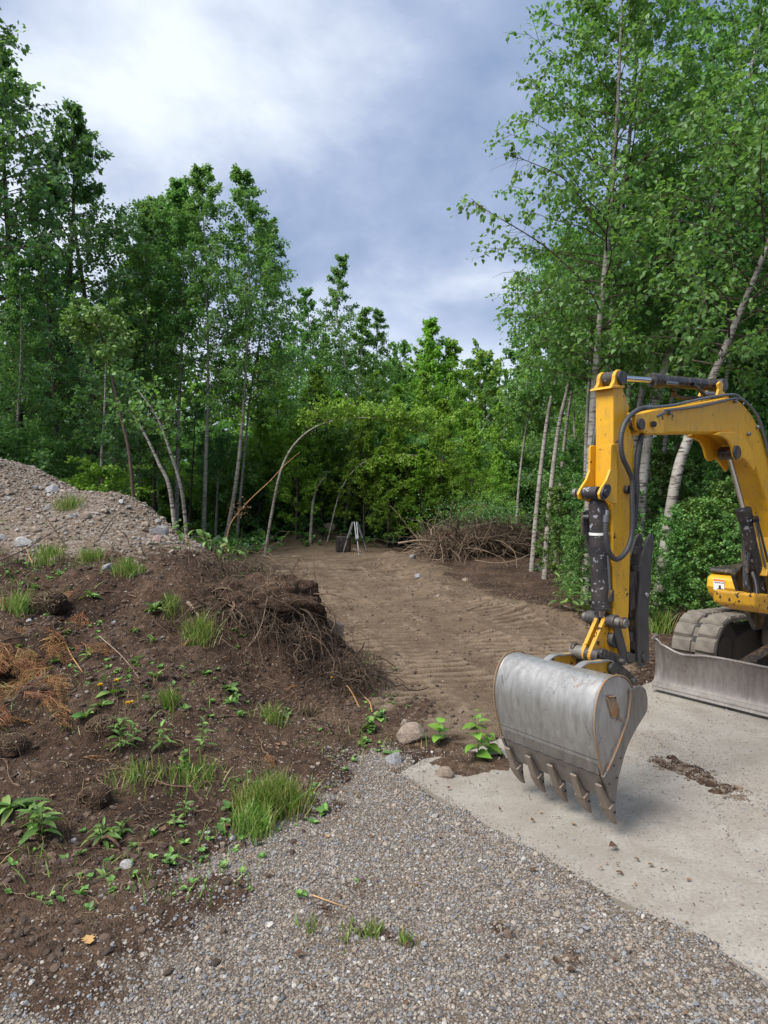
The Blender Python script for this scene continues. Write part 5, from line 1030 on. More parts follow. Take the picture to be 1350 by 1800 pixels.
def grass_cloud(name, P_, h, mat, lean=.35, w=.0035, droop=.4, seed=0):
    g = np.random.default_rng(seed); n = len(P_); h = np.asarray(h)*np.ones(n); az = g.uniform(0, 6.28, n); d = np.stack([np.cos(az), np.sin(az)], 1)*(g.random(n)*lean+.05)[:, None]
    pa = g.uniform(0, 6.28, n); pe = np.stack([np.cos(pa), np.sin(pa), np.zeros(n)], 1)*(w*g.uniform(.6, 1.5, n))[:, None]
    V_ = []
    for t, ww in ((0, 1), (.4, .9), (.75, .6), (1, .05)):
        c = P_+np.stack([d[:, 0]*h*(t+droop*t*t), d[:, 1]*h*(t+droop*t*t), h*(t-droop*.45*t**3*(np.hypot(d[:, 0], d[:, 1])*2))], 1); V_ += [c-pe*ww, c+pe*ww]
    V_ = np.stack(V_, 1).reshape(-1, 3); F_ = np.array([[0, 1, 3, 2], [2, 3, 5, 4], [4, 5, 7, 6]]); F_ = (F_[None]+np.arange(n)[:, None, None]*8).reshape(-1, 4)
    return fastmesh(name, V_, F_, mat, False, np.repeat(g.random(n), 3))
def tuft(uv, r, h, n, label, name='grass_tuft', group=None, mat='grass', seed=0, asp=1.0, w=.0028, lean=.45):
    c = G(*uv); g = np.random.default_rng(seed+int(uv[0]*7+uv[1])); q = g.normal(0, r*.5, (n, 2)); q[:, 0] *= asp
    gx = c.x+q[:, 0]; gy = c.y+q[:, 1]; P_ = np.stack([q[:, 0], q[:, 1], ground_z(gx, gy)-c.z-.008], 1)
    me = grass_cloud('grass_tuft', P_, h*g.uniform(.45, 1.1, n), M[mat], lean, w, .5, seed); o = link_mesh('grass_tuft' if name is None else name, me); o.location = c; tag(o, label, 'grass tuft', group); return o
tuft((478, 1425), .135, .19, 1300, 'largest clump of tall yellow green grass at the edge of the gravel', seed=1, asp=1.15)
tuft((447, 1462), .10, .14, 500, 'shorter grass at the lower left foot of the large clump', seed=21)
tuft((350, 1130), .11, .22, 420, 'grass tuft with dry tips on the steep bank left of the root clump', seed=2)
tuft((225, 1010), .13, .17, 420, 'grass tuft in the middle of the bank below the grey stones', seed=3)
tuft((160, 985), .13, .15, 300, 'grass tuft near the light stone at the foot of the gravel heap', seed=4)
tuft((82, 982), .17, .16, 380, 'low wide grass tuft at the foot of the gravel heap', seed=5)
tuft((120, 895), .16, .20, 330, 'bright grass tuft alone on the gravel heap', seed=6)
tuft((300, 1065), .08, .14, 200, 'small grass tuft above the tall dandelion', seed=7)
tuft((30, 1075), .12, .18, 260, 'grass tuft beside the dried cedar', seed=8)
tuft((298, 1240), .07, .14, 160, 'grass tuft low on the bank above the broad leaved weeds', seed=9)
tuft((240, 1370), .17, .12, 150, 'loose green grass between the leafy weeds, left part', seed=10)
tuft((345, 1370), .17, .12, 200, 'loose green grass between the leafy weeds, right part', seed=11)
tuft((480, 1270), .10, .15, 160, 'thin pale grass below the root clump', seed=12)
tuft((540, 1260), .06, .10, 200, 'drooping straw coloured tuft below the root clump', seed=13, mat='straw')
tuft((620, 1650), .06, .045, 60, 'sparse grass in the brown patch of gravel, left', seed=14)
tuft((655, 1640), .05, .06, 60, 'sparse grass in the brown patch of gravel, right', seed=15)
tuft((545, 1640), .04, .06, 30, 'few upright blades at the left of the brown patch', seed=16)
tuft((715, 1660), .03, .07, 40, 'tiny sprig of grass on open gravel', seed=17)
tuft((1160, 1110), .12, .30, 260, 'bright arching grass tuft beside the dozer blade corner', seed=18, w=.006)
tuft((800, 1440), .0, .0, 1, 'single blade', seed=19) if False else None
tuft((900, 1220), .07, .10, 70, 'thin dry grass on the dirt left of the bucket', seed=20)
tuft((930, 1200), .06, .12, 60, 'thin dry grass on the dirt behind the bucket', seed=22)
# sparse grass stuff on the bank
P_ = pick(9000, -5, .3, 2.8, 8.5, lambda x, y, z, sd, g, h, d, f: (sd > .1)*(1-h)*(1-g)*(1-d)*np.clip(vnoise(x*1.3, y*1.3, 51)*2.4-1.3, 0, 1)*.9)
o = link_mesh('sparse_grass', grass_cloud('sparse_grass', P_-np.array([0, 0, .005]), .10*rng.uniform(.4, 1.2, len(P_)), M['grass'], .8, .0025)); tag(o, 'thin grass blades sprouting over the soil bank', kind='stuff')
# small leafy seedlings
def seedlings(name, P_, k, size, mat, label, el=.5, seed=1):
    g = np.random.default_rng(seed); n = len(P_); PP = np.repeat(P_, k, 0); az = g.uniform(0, 6.28, n*k); e = g.uniform(.05, el, n*k)
    D = np.stack([np.cos(az), np.sin(az), e*1.4], 1); s = np.repeat(size*np.exp(g.normal(0, .35, n)), k)
    return tag(link_mesh(name, leaf_mesh(name, PP+np.stack([0*az, 0*az, g.uniform(.0, .5, n*k)*s*.8], 1), D, s*g.uniform(.6, 1.1, n*k), LEAF4, M[mat], upn=np.tile([0, 0, 1.0], (n*k, 1))+g.normal(0, .2, (n*k, 3)))), label, kind='stuff')
P_ = pick(5200, -5, .2, 2.8, 8.5, lambda x, y, z, sd, g, h, d, f: (sd > .1)*(1-h*.9)*(1-g)*(1-d)*np.clip(vnoise(x*1.6, y*1.6, 52)*2.6-1.25, 0, .55))
seedlings('seedlings', P_, 6, .027, 'leaf_weed', 'small seedlings scattered over the soil bank')
# undergrowth along the wood
P_ = pick(60000, 2.2, 9, 7.5, 17, lambda x, y, z, sd, g, h, d, f: (sd > .5)*np.clip(f*1.5, 0, 1)*np.clip(vnoise(x*1.2, y*1.2, 53)*1.8-.2, .05, 1))
P_ = P_[:16000]; seedlings('edge_undergrowth', P_, 5, .085, 'leaf_weed', 'dense leafy undergrowth at the right edge of the wood', 1.1, 2)
P_[:, 2] += rng.uniform(.05, .45, len(P_)); seedlings('edge_undergrowth', P_[:9000], 5, .075, 'leaf_birch', 'taller leafy undergrowth at the right edge of the wood', 1.0, 3)
P_ = pick(60000, -15, 12, 14, 32, lambda x, y, z, sd, g, h, d, f: f*np.clip(vnoise(x*.8, y*.8, 54)*1.8-.3, .05, 1)); P_ = P_[:15000]; P_[:, 2] += rng.uniform(0, .35, len(P_))
seedlings('wood_undergrowth', P_, 6, .13, 'leaf_dark', 'shaded undergrowth covering the floor of the wood', 1.0, 4)
P_ = pick(9000, 3.0, 7, 7.5, 13, lambda x, y, z, sd, g, h, d, f: (sd > .3)*np.clip(f*1.6, 0, 1)*.8)
tag(link_mesh('edge_grass', grass_cloud('edge_grass', P_, .35*rng.uniform(.4, 1.2, len(P_)), M['grass'], .8, .006)), 'rank grass growing between the weeds at the right edge', kind='stuff')
# litter
P_ = pick(22000, -4, 3.2, 2.2, 12, lambda x, y, z, sd, g, h, d, f: (1-.75*g)*(1-.7*h)*(sd > -.4)*np.clip(vnoise(x*2, y*2, 55)*1.6-.3, 0.03, 1)*(1-.5*d)*.8); P_[:, 2] = np.maximum(P_[:, 2], 0)+.006
seedlings('leaf_litter', P_, 1, .018, 'litter', 'dead leaf scraps and bark chips over the ground', .25, 5)
# fine roots and straw in the turned soil
def root_web(n, fn, box, L_, rad, mat, name, label, seed=1, rise=.02, down=0, kind='stuff', steps=9, turn=.5):
    g = np.random.default_rng(seed); P_ = pick(n*6, *box, fn)[:n]; T_ = Tubes()
    for p in P_:
        d = g.normal(0, 1, 3); d[2] = abs(d[2])*.5; d /= np.linalg.norm(d); pts = [p+np.array([0, 0, -.01])]; l = L_*math.exp(g.normal(0, .4))
        for k in range(steps):
            d = d+g.normal(0, turn, 3)+np.array([0, 0, -down-.06*k]); d /= np.linalg.norm(d); q = pts[-1]+d*l/steps; pts.append(q)
        pts = np.array(pts); gzs = ground_z(pts[:, 0], pts[:, 1])+.003; pts[:, 2] = np.maximum(pts[:, 2], gzs)
        r0 = rad*math.exp(g.normal(0, .45)); T_.add(pts, np.linspace(r0, r0*.35, len(pts)), 4, g.random())
    o = link_mesh(name, T_.mesh(name, M[mat])); tag(o, label, kind=kind); return o
bank = lambda x, y, z, sd, g, h, d, f: (sd > .1)*(1-h)*(1-g)*(1-d)*np.clip(vnoise(x*1.5, y*1.5, 56)*2-.5, 0.1, 1)
root_web(2600, bank, (-4.5, .2, 2.7, 9), .16, .0016, 'straw', 'fine_roots', 'fine roots and straw lying over the turned soil', 1)
root_web(160, bank, (-4.5, 0, 2.9, 9), .4, .0035, 'root', 'twigs', 'dark twigs and root ends sticking out of the bank', 2, turn=.35)
# the torn root clump on the crest of the bank
rc = Vector((-1.15, 6.35, .6)); rr = empty('root_clump', (-1.15, 6.3, gz(-1.15, 6.3)), 0, 'tangled mass of torn roots overhanging the right end of the soil bank', 'root clump')
def clump(parent, cen, ext, n, L_, rad, mat, name, seed, down=.25, turn=.45, sides=4):
    g = np.random.default_rng(seed); T_ = Tubes(); o0 = np.array(parent.location)
    for i in range(n):
        a = g.normal(0, 1, 3); a /= np.linalg.norm(a)+1e-9; p = np.array(cen)+a*np.array(ext)*g.random()**.35; gl = gz(p[0], p[1]); p[2] = max(p[2], gl-.02)
        d = a*.6+g.normal(0, .6, 3); d /= np.linalg.norm(d); pts = [p]; l = L_*math.exp(g.normal(0, .45))
        for k in range(9): d = d+g.normal(0, turn, 3)+np.array([0, 0, -down]); d /= np.linalg.norm(d); pts.append(pts[-1]+d*l/9)
        r0 = rad*math.exp(g.normal(0, .5)); T_.add(np.array(pts)-o0, np.linspace(r0, r0*.35, 10), sides, g.random())
    return link_mesh(name, T_.mesh(name, M[mat]), None, parent)
rm_ = bpy.data.meshes.new('sod_core'); bm = bmesh.new(); bmesh.ops.create_icosphere(bm, subdivisions=5, radius=1); g_ = np.random.default_rng(5)
VV = np.array([v_.co[:] for v_ in bm.verts]); ff = 1+.5*fbm(VV[:, 0]*2.5+7, VV[:, 1]*2.5+VV[:, 2]*2.1, 5, 62, .6)
for v_, q_, f_ in zip(bm.verts, VV, ff): v_.co = Vector((q_[0]*.56*f_, q_[1]*.27*f_, q_[2]*.29*f_-.06))
bm.to_mesh(rm_); bm.free(); rm_.materials.append(M['ground']); rm_.polygons.foreach_set('use_smooth', [True]*len(rm_.polygons)); link_mesh('sod_core', rm_, None, rr)
clump(rr, (-1.15, 6.30, .60), (.50, .26, .28), 1900, .34, .0028, 'rootmat', 'fine_roots', 5, .22)
clump(rr, (-1.10, 6.3, .60), (.48, .2, .24), 70, .42, .0055, 'root', 'thick_roots', 6, .2, .35, 5)
clump(rr, (-1.5, 6.5, .78), (.35, .2, .12), 400, .3, .0025, 'rootmat', 'fine_roots', 7, .1)
clump(rr, (-.35, 5.95, .14), (.40, .25, .12), 700, .24, .0028, 'rootmat', 'fine_roots', 9, .12, .4)
clump(rr, (-.72, 6.15, .40), (.24, .2, .22), 600, .3, .0026, 'rootmat', 'fine_roots', 8, .3)
def stick(name, pts, r, mat, label, cat='branch', y=None, group=None, off=.01):
    """a branch whose points lie at places of the photograph; v may lift off the ground when y is given"""
    if y is None: P_ = [G(*p)+Vector((0, 0, off)) for p in pts]
    else: P_ = [Vector(W3(u, v, y+(k*.05))) for k, (u, v) in enumerate(pts)]
    b = P_[0]; Q = smooth_path([p-b for p in P_], 6); T_ = Tubes(); T_.add(Q, np.linspace(r, r*.4, len(Q)), 6, .5)
    o = link_mesh(name, T_.mesh(name, M[mat])); o.location = b; return tag(o, label, cat, group)
stick('branch', [(552, 1090), (560, 1050), (553, 1010), (553, 975), (568, 962)], .008, 'root', 'crooked bare root standing up above the root clump', y=6.3)
stick('branch', [(365, 1075), (410, 1045), (440, 1030), (470, 1022), (500, 1035)], .010, 'stick', 'curved bare root lying over the top of the root clump', y=6.15)
stick('branch', [(425, 1150), (450, 1120), (462, 1090), (470, 1050)], .009, 'stick', 'pale root hanging down the face of the root clump', y=5.9)
stick('branch', [(330, 1010), (333, 960), (326, 940)], .007, 'root', 'small upright twig beside the torn green branch', y=7.0)
stick('branch', [(330, 1065), (345, 1080), (352, 1095)], .02, 'stick', 'short thick peeled root on the upper bank')
stick('branch', [(240, 1055), (200, 1045), (150, 1050)], .008, 'root', 'long thin root across the middle of the bank')
stick('branch', [(115, 960), (85, 915), (60, 890), (38, 872)], .007, 'root', 'bare dark twig rising in front of the gravel heap', y=6.9)
stick('branch', [(175, 945), (195, 915), (213, 900)], .008, 'twig', 'reddish twig stuck upright at the foot of the gravel heap', y=7.6)
stick('branch', [(0, 985), (45, 965), (85, 940), (118, 922)], .009, 'twig', 'low dark twig slanting over the foot of the gravel heap', y=6.8)
stick('branch', [(57, 990), (50, 975), (45, 960)], .006, 'peeled', 'short peeled orange stick at the foot of the gravel heap', y=6.7)
stick('branch', [(80, 1140), (78, 1110), (82, 1090)], .008, 'twig', 'short reddish stub standing by the dried cedar', y=5.5)
stick('branch', [(110, 1130), (125, 1160), (145, 1185)], .007, 'peeled', 'pale orange stick among the dried cedar')
stick('branch', [(635, 1250), (620, 1220), (610, 1205)], .007, 'peeled', 'thin yellow stick poking out below the bank, upper one', y=5.5)
stick('branch', [(655, 1255), (650, 1235), (640, 1225)], .006, 'peeled', 'thin yellow stick poking out below the bank, lower one', y=5.4)
stick('branch', [(175, 1125), (215, 1160), (245, 1200)], .005, 'stick', 'thin curved stem lying across the lower bank')
stick('branch', [(550, 1580), (580, 1590), (610, 1600)], .0035, 'peeled', 'pale straw lying on the brown patch of gravel')
stick('branch', [(820, 1075), (845, 1068), (870, 1055)], .010, 'stick', 'pale stick on the right shoulder of the lane')
stick('branch', [(660, 1000), (672, 990), (688, 1002)], .018, 'stick', 'short pale stick at the top of the lane shoulder')
# brush pile
bp = empty('brush_pile', (2.35, 17.2, gz(2.35, 17.2)), 0, 'heap of cut brown branches and roots right of the lane end', 'brush pile')
core = bpy.data.meshes.new('pile_soil')
bm = bmesh.new(); bmesh.ops.create_icosphere(bm, subdivisions=4, radius=1)
for v in bm.verts:
    n_ = v.co.copy(); f = 1+.35*(float(vnoise(np.array([n_.x*3+9]), np.array([n_.y*3+n_.z*2]), 61)[0])-.5); v.co = Vector((n_.x*1.35*f, n_.y*.85*f, n_.z*.60*f+.12))
bm.to_mesh(core); bm.free(); core.materials.append(M['ground'])
c_ = link_mesh('soil_core', core, None, bp)
clump(bp, (2.35, 17.1, .62), (1.5, .8, .42), 3200, .42, .0060, 'rootmat', 'twigs', 11, .10, .32)
clump(bp, (2.2, 16.7, .6), (1.3, .6, .38), 160, .7, .006, 'stick', 'branches', 12, .12, .22)
clump(bp, (1.5, 16.4, .45), (.8, .4, .25), 120, .7, .006, 'stick', 'branches', 13, .08, .2)
clump(bp, (2.6, 17.0, .7), (1.2, .7, .4), 2200, .35, .0050, 'rootmat', 'roots', 14, .1, .4)
g_ = np.random.default_rng(8); P_ = np.array([.3, 0, .9])+g_.normal(0, 1, (2600, 3))*np.array([.8, .4, .28]); link_mesh('withered_leaves', leaf_mesh('withered_leaves', P_, g_.normal(0, 1, (2600, 3)), .05, LEAF2, M['leaf_dark']), None, bp)
stick('branch', [(700, 955), (735, 950), (770, 952)], 0.03, 'stick', 'thick cut branch end pointing left out of the brush pile', y=15.8)
stick('branch', [(835, 985), (870, 990), (905, 985), (930, 975)], .018, 'stick', 'pale forked branch lying in front of the brush pile', y=15.2)
stick('branch', [(790, 930), (793, 900), (794, 880)], .02, 'twig', 'broken reddish stub standing up out of the brush pile', y=16.5)
stick('branch', [(620, 965), (640, 972), (655, 985)], .02, 'stick', 'short grey log beside the tripod foot', y=19.5)
# leafy torn branch on the crest left of the lane
tb_ = empty('torn_branch', G(340, 975), 0, 'freshly torn branch with bright green leaves on the crest of the bank', 'branch'); o0 = np.array(tb_.location)
st_ = smooth_path([np.array(W3(u, v, 7.3))-o0 for u, v in [(425, 985), (395, 972), (365, 950), (335, 940), (305, 930)]], 8); T_ = Tubes(); T_.add(st_, np.linspace(.012, .004, len(st_)), 5); link_mesh('stem', T_.mesh('torn_branch_stem', M['twig']), None, tb_)
for i in range(70):
    p = st_[random.randrange(len(st_))]; o = bpy.data.objects.new('leaf', random.choice(LM['dock'])); COL.objects.link(o); o.parent = tb_
    o.location = Vector(p)+Vector((random.gauss(0, .05), random.gauss(0, .05), random.uniform(-.05, .10))); s = random.uniform(.07, .13); o.scale = (s, s, s); o.rotation_euler = (random.uniform(-.9, .5), random.gauss(0, .4), random.uniform(0, 6.28))
# weeds on the near bank
plant('lance', (70, 1480), .15, 18, 'largest long leaved weed low at the left edge of the bank', stem=.16)
plant('lance', (60, 1455), .13, 12, 'pale long leaved weed just behind the largest one at the left', stem=.10)
plant('lance', (180, 1480), .12, 16, 'long leaved weed beside the white pebble', stem=.08)
plant('lance', (215, 1475), .10, 10, 'smaller long leaved weed right of the white pebble', stem=.06)
plant('lance', (210, 1330), .12, 18, 'tall bright leafy weed in the middle of the lower bank', stem=.22)
plant('lance', (232, 1315), .11, 12, 'leafy weed leaning against the tall bright one', stem=.14)
plant('lance', (285, 1315), .11, 14, 'weed with dark spotted leaves right of the tall bright one', stem=.14)
plant('lance', (358, 1320), .10, 16, 'upright bright weed above the loose grass', stem=.18)
plant('round', (325, 1360), .05, 34, 'bushy small leaved weed among the loose grass', stem=.12, el=(-.2, .8))
plant('lance', (325, 1440), .085, 9, 'young seedling on bare soil left of the large grass clump', stem=.07)
plant('lance', (305, 1452), .075, 7, 'young seedling on bare soil, left neighbour of the other', stem=.05)
plant('dock', (150, 1262), .11, 5, 'broad heart leaf weed beside the upper yellow flower')
plant('dock', (197, 1222), .13, 4, 'large pale leaf lying at the dandelions')
plant('lance', (180, 1250), .09, 10, 'leaf rosette between the dandelions')
plant('dock', (272, 1075), .13, 12, 'toothed dandelion rosette with a seed head on the upper bank')
plant('dock', (400, 1215), .10, 14, 'flat leaf rosette under the root clump')
plant('lance', (405, 1240), .08, 9, 'small rosette below the flat rosette')
plant('dock', (412, 1228), .07, 4, 'single round leaf weed under the root clump')
plant('lance', (155, 1160), .10, 8, 'seedling with upright leaves right of the dried cedar', stem=.08)
plant('dock', (275, 1195), .09, 6, 'low weed in the middle of the bank')
plant('lance', (270, 1130), .09, 8, 'small weed under the dandelion rosette')
plant('dock', (235, 1115), .07, 5, 'tiny weed left of the dandelion rosette')
plant('lance', (160, 1060), .13, 14, 'bright narrow leaved tuft above the dried cedar')
plant('dock', (105, 1015), .09, 7, 'rounded green leaves near the foot of the gravel heap')
plant('lance', (20, 1425), .18, 14, 'fern like fronds at the left edge of the bank', 'fern', 'fern', el=(.1, .6))
plant('lance', (185, 1545), .06, 6, 'tiny sprout under the white pebble')
plant('dock', (420, 1482), .06, 2, 'single round green leaf lying at the gravel edge', 'fallen_leaf', 'leaf')
plant('dock', (580, 1385), .05, 2, 'small green leaf lying on the gravel right of the big grass clump', 'fallen_leaf', 'leaf')
plant('round', (650, 1290), .075, 26, 'patch of small rounded leaves left of the tan rock', stem=.10, el=(-.2, .6))
plant('round', (668, 1268), .07, 18, 'creeping leaves behind the tan rock', stem=.06, el=(-.2, .6))
plant('round', (640, 1310), .06, 14, 'creeping leaves at the foot of the bank', stem=.03, el=(-.1, .5))
plant('broad', (840, 1335), .15, 9, 'big leaved bright green plant in front of the bucket', 'knotweed', 'plant', stem=.24, el=(-.1, .5))
plant('broad', (858, 1328), .13, 6, 'big leaved shoot nearest the bucket', 'knotweed', 'plant', stem=.14, el=(-.1, .5))
plant('broad', (772, 1308), .12, 6, 'big leaved shoot just right of the tan rock', 'knotweed', 'plant', stem=.14, el=(0, .7))
plant('broad', (838, 1280), .10, 5, 'big leaved shoot at the slab corner behind the others', 'knotweed', 'plant', stem=.12, el=(0, .7))
plant('broad', (880, 1290), .10, 4, 'leaves peeping out just left of the bucket', 'knotweed', 'plant', stem=.10, el=(0, .7))
plant('dock', (690, 1330), .10, 3, 'pale wilted leaf over the grey rock', 'fallen_leaf', 'leaf')
WG = 'long leaved weeds behind the dozer blade'
for i, (u, v) in enumerate([(1165, 1075), (1195, 1060), (1150, 1050), (1215, 1075), (1240, 1050), (1180, 1040), (1140, 1075), (1255, 1065), (1005, 1075), (1025, 1082), (985, 1070), (1160, 1095)]):
    plant('lance', (u, v), .22, 18, place_label('tall long leaved weed', u, 0, SEEN2), stem=.42, group=WG)
# dandelions
def dandelion(uv, h, label):
    p = G(*uv); r = empty('dandelion', p, random.uniform(0, 6), label, 'flower'); t = Tubes(); t.add([(0, 0, -.01), (.01, 0, h*.6), (.015, .005, h)], .002, 5, .5); link_mesh('stem', t.mesh('flower_stem', M['leaf_weed']), None, r)
    g = np.random.default_rng(int(uv[0])); n = 46; az = g.uniform(0, 6.28, n); e = g.uniform(.05, 1.2, n); D = np.stack([np.cos(az), np.sin(az), e], 1)
    link_mesh('petals', leaf_mesh('petals', np.tile([.015, .005, h], (n, 1)), D, .020, (LEAF4[0]*np.array([.5, 1, 1]), LEAF4[1]), M['flower'], g=g), None, r)
dandelion((228, 1250), .05, 'yellow flower lowest on the bank, beside the leafy weeds'); dandelion((220, 1252), .04, 'yellow flower touching the lowest one'); dandelion((206, 1215), .07, 'yellow flower above the large pale leaf'); dandelion((172, 1222), .05, 'yellow flower leftmost on the bank'); dandelion((584, 1205), .04, 'single yellow flower at the foot of the root clump')
def oak_leaf(uv, s, label):
    p = G(*uv)+Vector((0, 0, .012)); out = [(0, 0), (.1, .05), (.28, .12), (.2, .25), (.42, .42), (.22, .5), (.38, .75), (.15, .75), (0, 1)]; out = out+[(-x, y) for x, y in reversed(out[1:-1])]
    V_ = [(0, .5, 0)]+[(x, y, .08*abs(x)+.05*math.sin(y*5)) for x, y in out]; F_ = [(0, i+1, (i+1) % len(out)+1) for i in range(len(out))]
    o = link_mesh('oak_leaf', fastmesh('oak_leaf', V_, F_, M['dry'], False, np.full(len(F_), .9))); o.location = p; o.scale = (s, s, s); o.rotation_euler = (.05, 0, .6); tag(o, label, 'leaf')
oak_leaf((158, 1668), .065, 'orange dead oak leaf lying on the lower left gravel'); oak_leaf((578, 1478), .03, 'small brown curled leaf on the upper gravel')
# dried cedar heap
dc = empty('dried_cedar', (-2.55, 5.0, gz(-2.55, 5.0)), 0, 'heap of dried orange cedar fronds at the left edge of the bank', 'dried branches')
def frond_mesh(name, L_, seed):
    g = np.random.default_rng(seed); T_ = Tubes(); d = np.array([0, 1, .12]); p = np.zeros(3); pts = [p]
    for k in range(8): d = d+g.normal(0, .12, 3)+np.array([0, 0, -.12]); d /= np.linalg.norm(d); p = p+d*L_/8; pts.append(p)
    T_.add(pts, np.linspace(.005, .0015, 9), 4, .3); pts = np.array(pts)
    for k in range(26):
        f = .12+.86*k/26; i = min(int(f*8), 7); q = pts[i]+(pts[i+1]-pts[i])*(f*8-i); s = (-1)**k; dd = np.array([s*.9, .75, -.1])+g.normal(0, .15, 3); l = L_*.33*(1-f*.7)
        e = q+dd*l*.5; e2 = q+dd*l+np.array([0, 0, -.15*l]); T_.add([q, e, e2], [.0024, .0022, .001], 4, g.random())
        for m_ in range(5):
            a = q+(e2-q)*(.2+.16*m_); T_.add([a, a+np.array([-s*.1, .9, -.1])*l*.25+g.normal(0, .006, 3), a+np.array([-s*.1, 1.3, -.25])*l*.33], [.0019, .0019, .0008], 3, g.random())
    return T_.mesh(name, M['dry'])
FM = [frond_mesh('cedar_frond%d' % k, .36, k) for k in range(4)]
fr_spots = [(random.uniform(0, 95), random.uniform(1120, 1250)) for _ in range(22)]+[(random.uniform(70, 150), random.uniform(1070, 1150)) for _ in range(8)]+[(random.uniform(-60, 30), random.uniform(1050, 1300)) for _ in range(12)]
o0 = dc.location
for i, uv in enumerate(fr_spots):
    p = G(*uv); o = bpy.data.objects.new('frond', FM[i % 4]); COL.objects.link(o); o.parent = dc; o.location = p-o0+Vector((0, 0, random.uniform(.0, .05)))
    o.rotation_euler = (random.uniform(-.35, .15), random.gauss(0, .4), random.uniform(2.2, 5.2)); s = random.uniform(.6, 1.3); o.scale = (s, s, s)
for uv, s, lb in [((140, 1050), .8, 'dried orange frond standing at the top of the upper bank'), ((320, 1045), .4, 'small orange frond by the peeled root'), ((350, 1135), .5, 'orange frond lying in the steep grass tuft'), ((140, 1348), .7, 'single orange frond lying across the soil lump'), ((515, 1150), .7, 'orange frond hanging in the root clump, upper'), ((523, 1215), .6, 'orange frond hanging in the root clump, lower'), ((470, 1335), .35, 'small orange frond behind the large grass clump')]:
    o = bpy.data.objects.new('dried_frond', FM[int(uv[0]) % 4]); COL.objects.link(o); o.location = G(*uv)+Vector((0, 0, .04)); o.rotation_euler = (-.2, 0, random.uniform(0, 6.28)); o.scale = (s, s, s); tag(o, lb, 'dried branch')

# ------------------------------------------------------------------ rocks
RM = []
for k in range(6):
    bm = bmesh.new(); bmesh.ops.create_icosphere(bm, subdivisions=3, radius=1); g = np.random.default_rng(300+k)
    planes = [(Vector(g.normal(0, 1, 3)).normalized(), g.uniform(.55, .85)) for _ in range(9)]
    for v in bm.verts:
        for n_, d_ in planes:
            e = v.co.dot(n_)-d_
            if e > 0: v.co -= n_*e*.92
        v.co *= 1+.06*(float(vnoise(np.array([v.co.x*3+k]), np.array([v.co.y*3+v.co.z*3]), k)[0])-.5)
    me = bpy.data.meshes.new('rock'); bm.to_mesh(me); bm.free(); RM.append(me)
def rock(uv, wpx, asp, mat, label, name='rock', k=None, hz=.7, y=None, cat='rock'):
    p = G(*uv); s = wpx/FP*p.y/2; me = RM[(k if k is not None else int(uv[0]+uv[1])) % 6].copy(); me.materials.append(M[mat])
    o = bpy.data.objects.new(name, me); COL.objects.link(o); o.location = p+Vector((0, 0, s*hz*.35)); o.scale = (s, s*asp, s*hz); o.rotation_euler = (random.gauss(0, .12), random.gauss(0, .12), random.uniform(-.4, .4)); tag(o, label, cat); return o
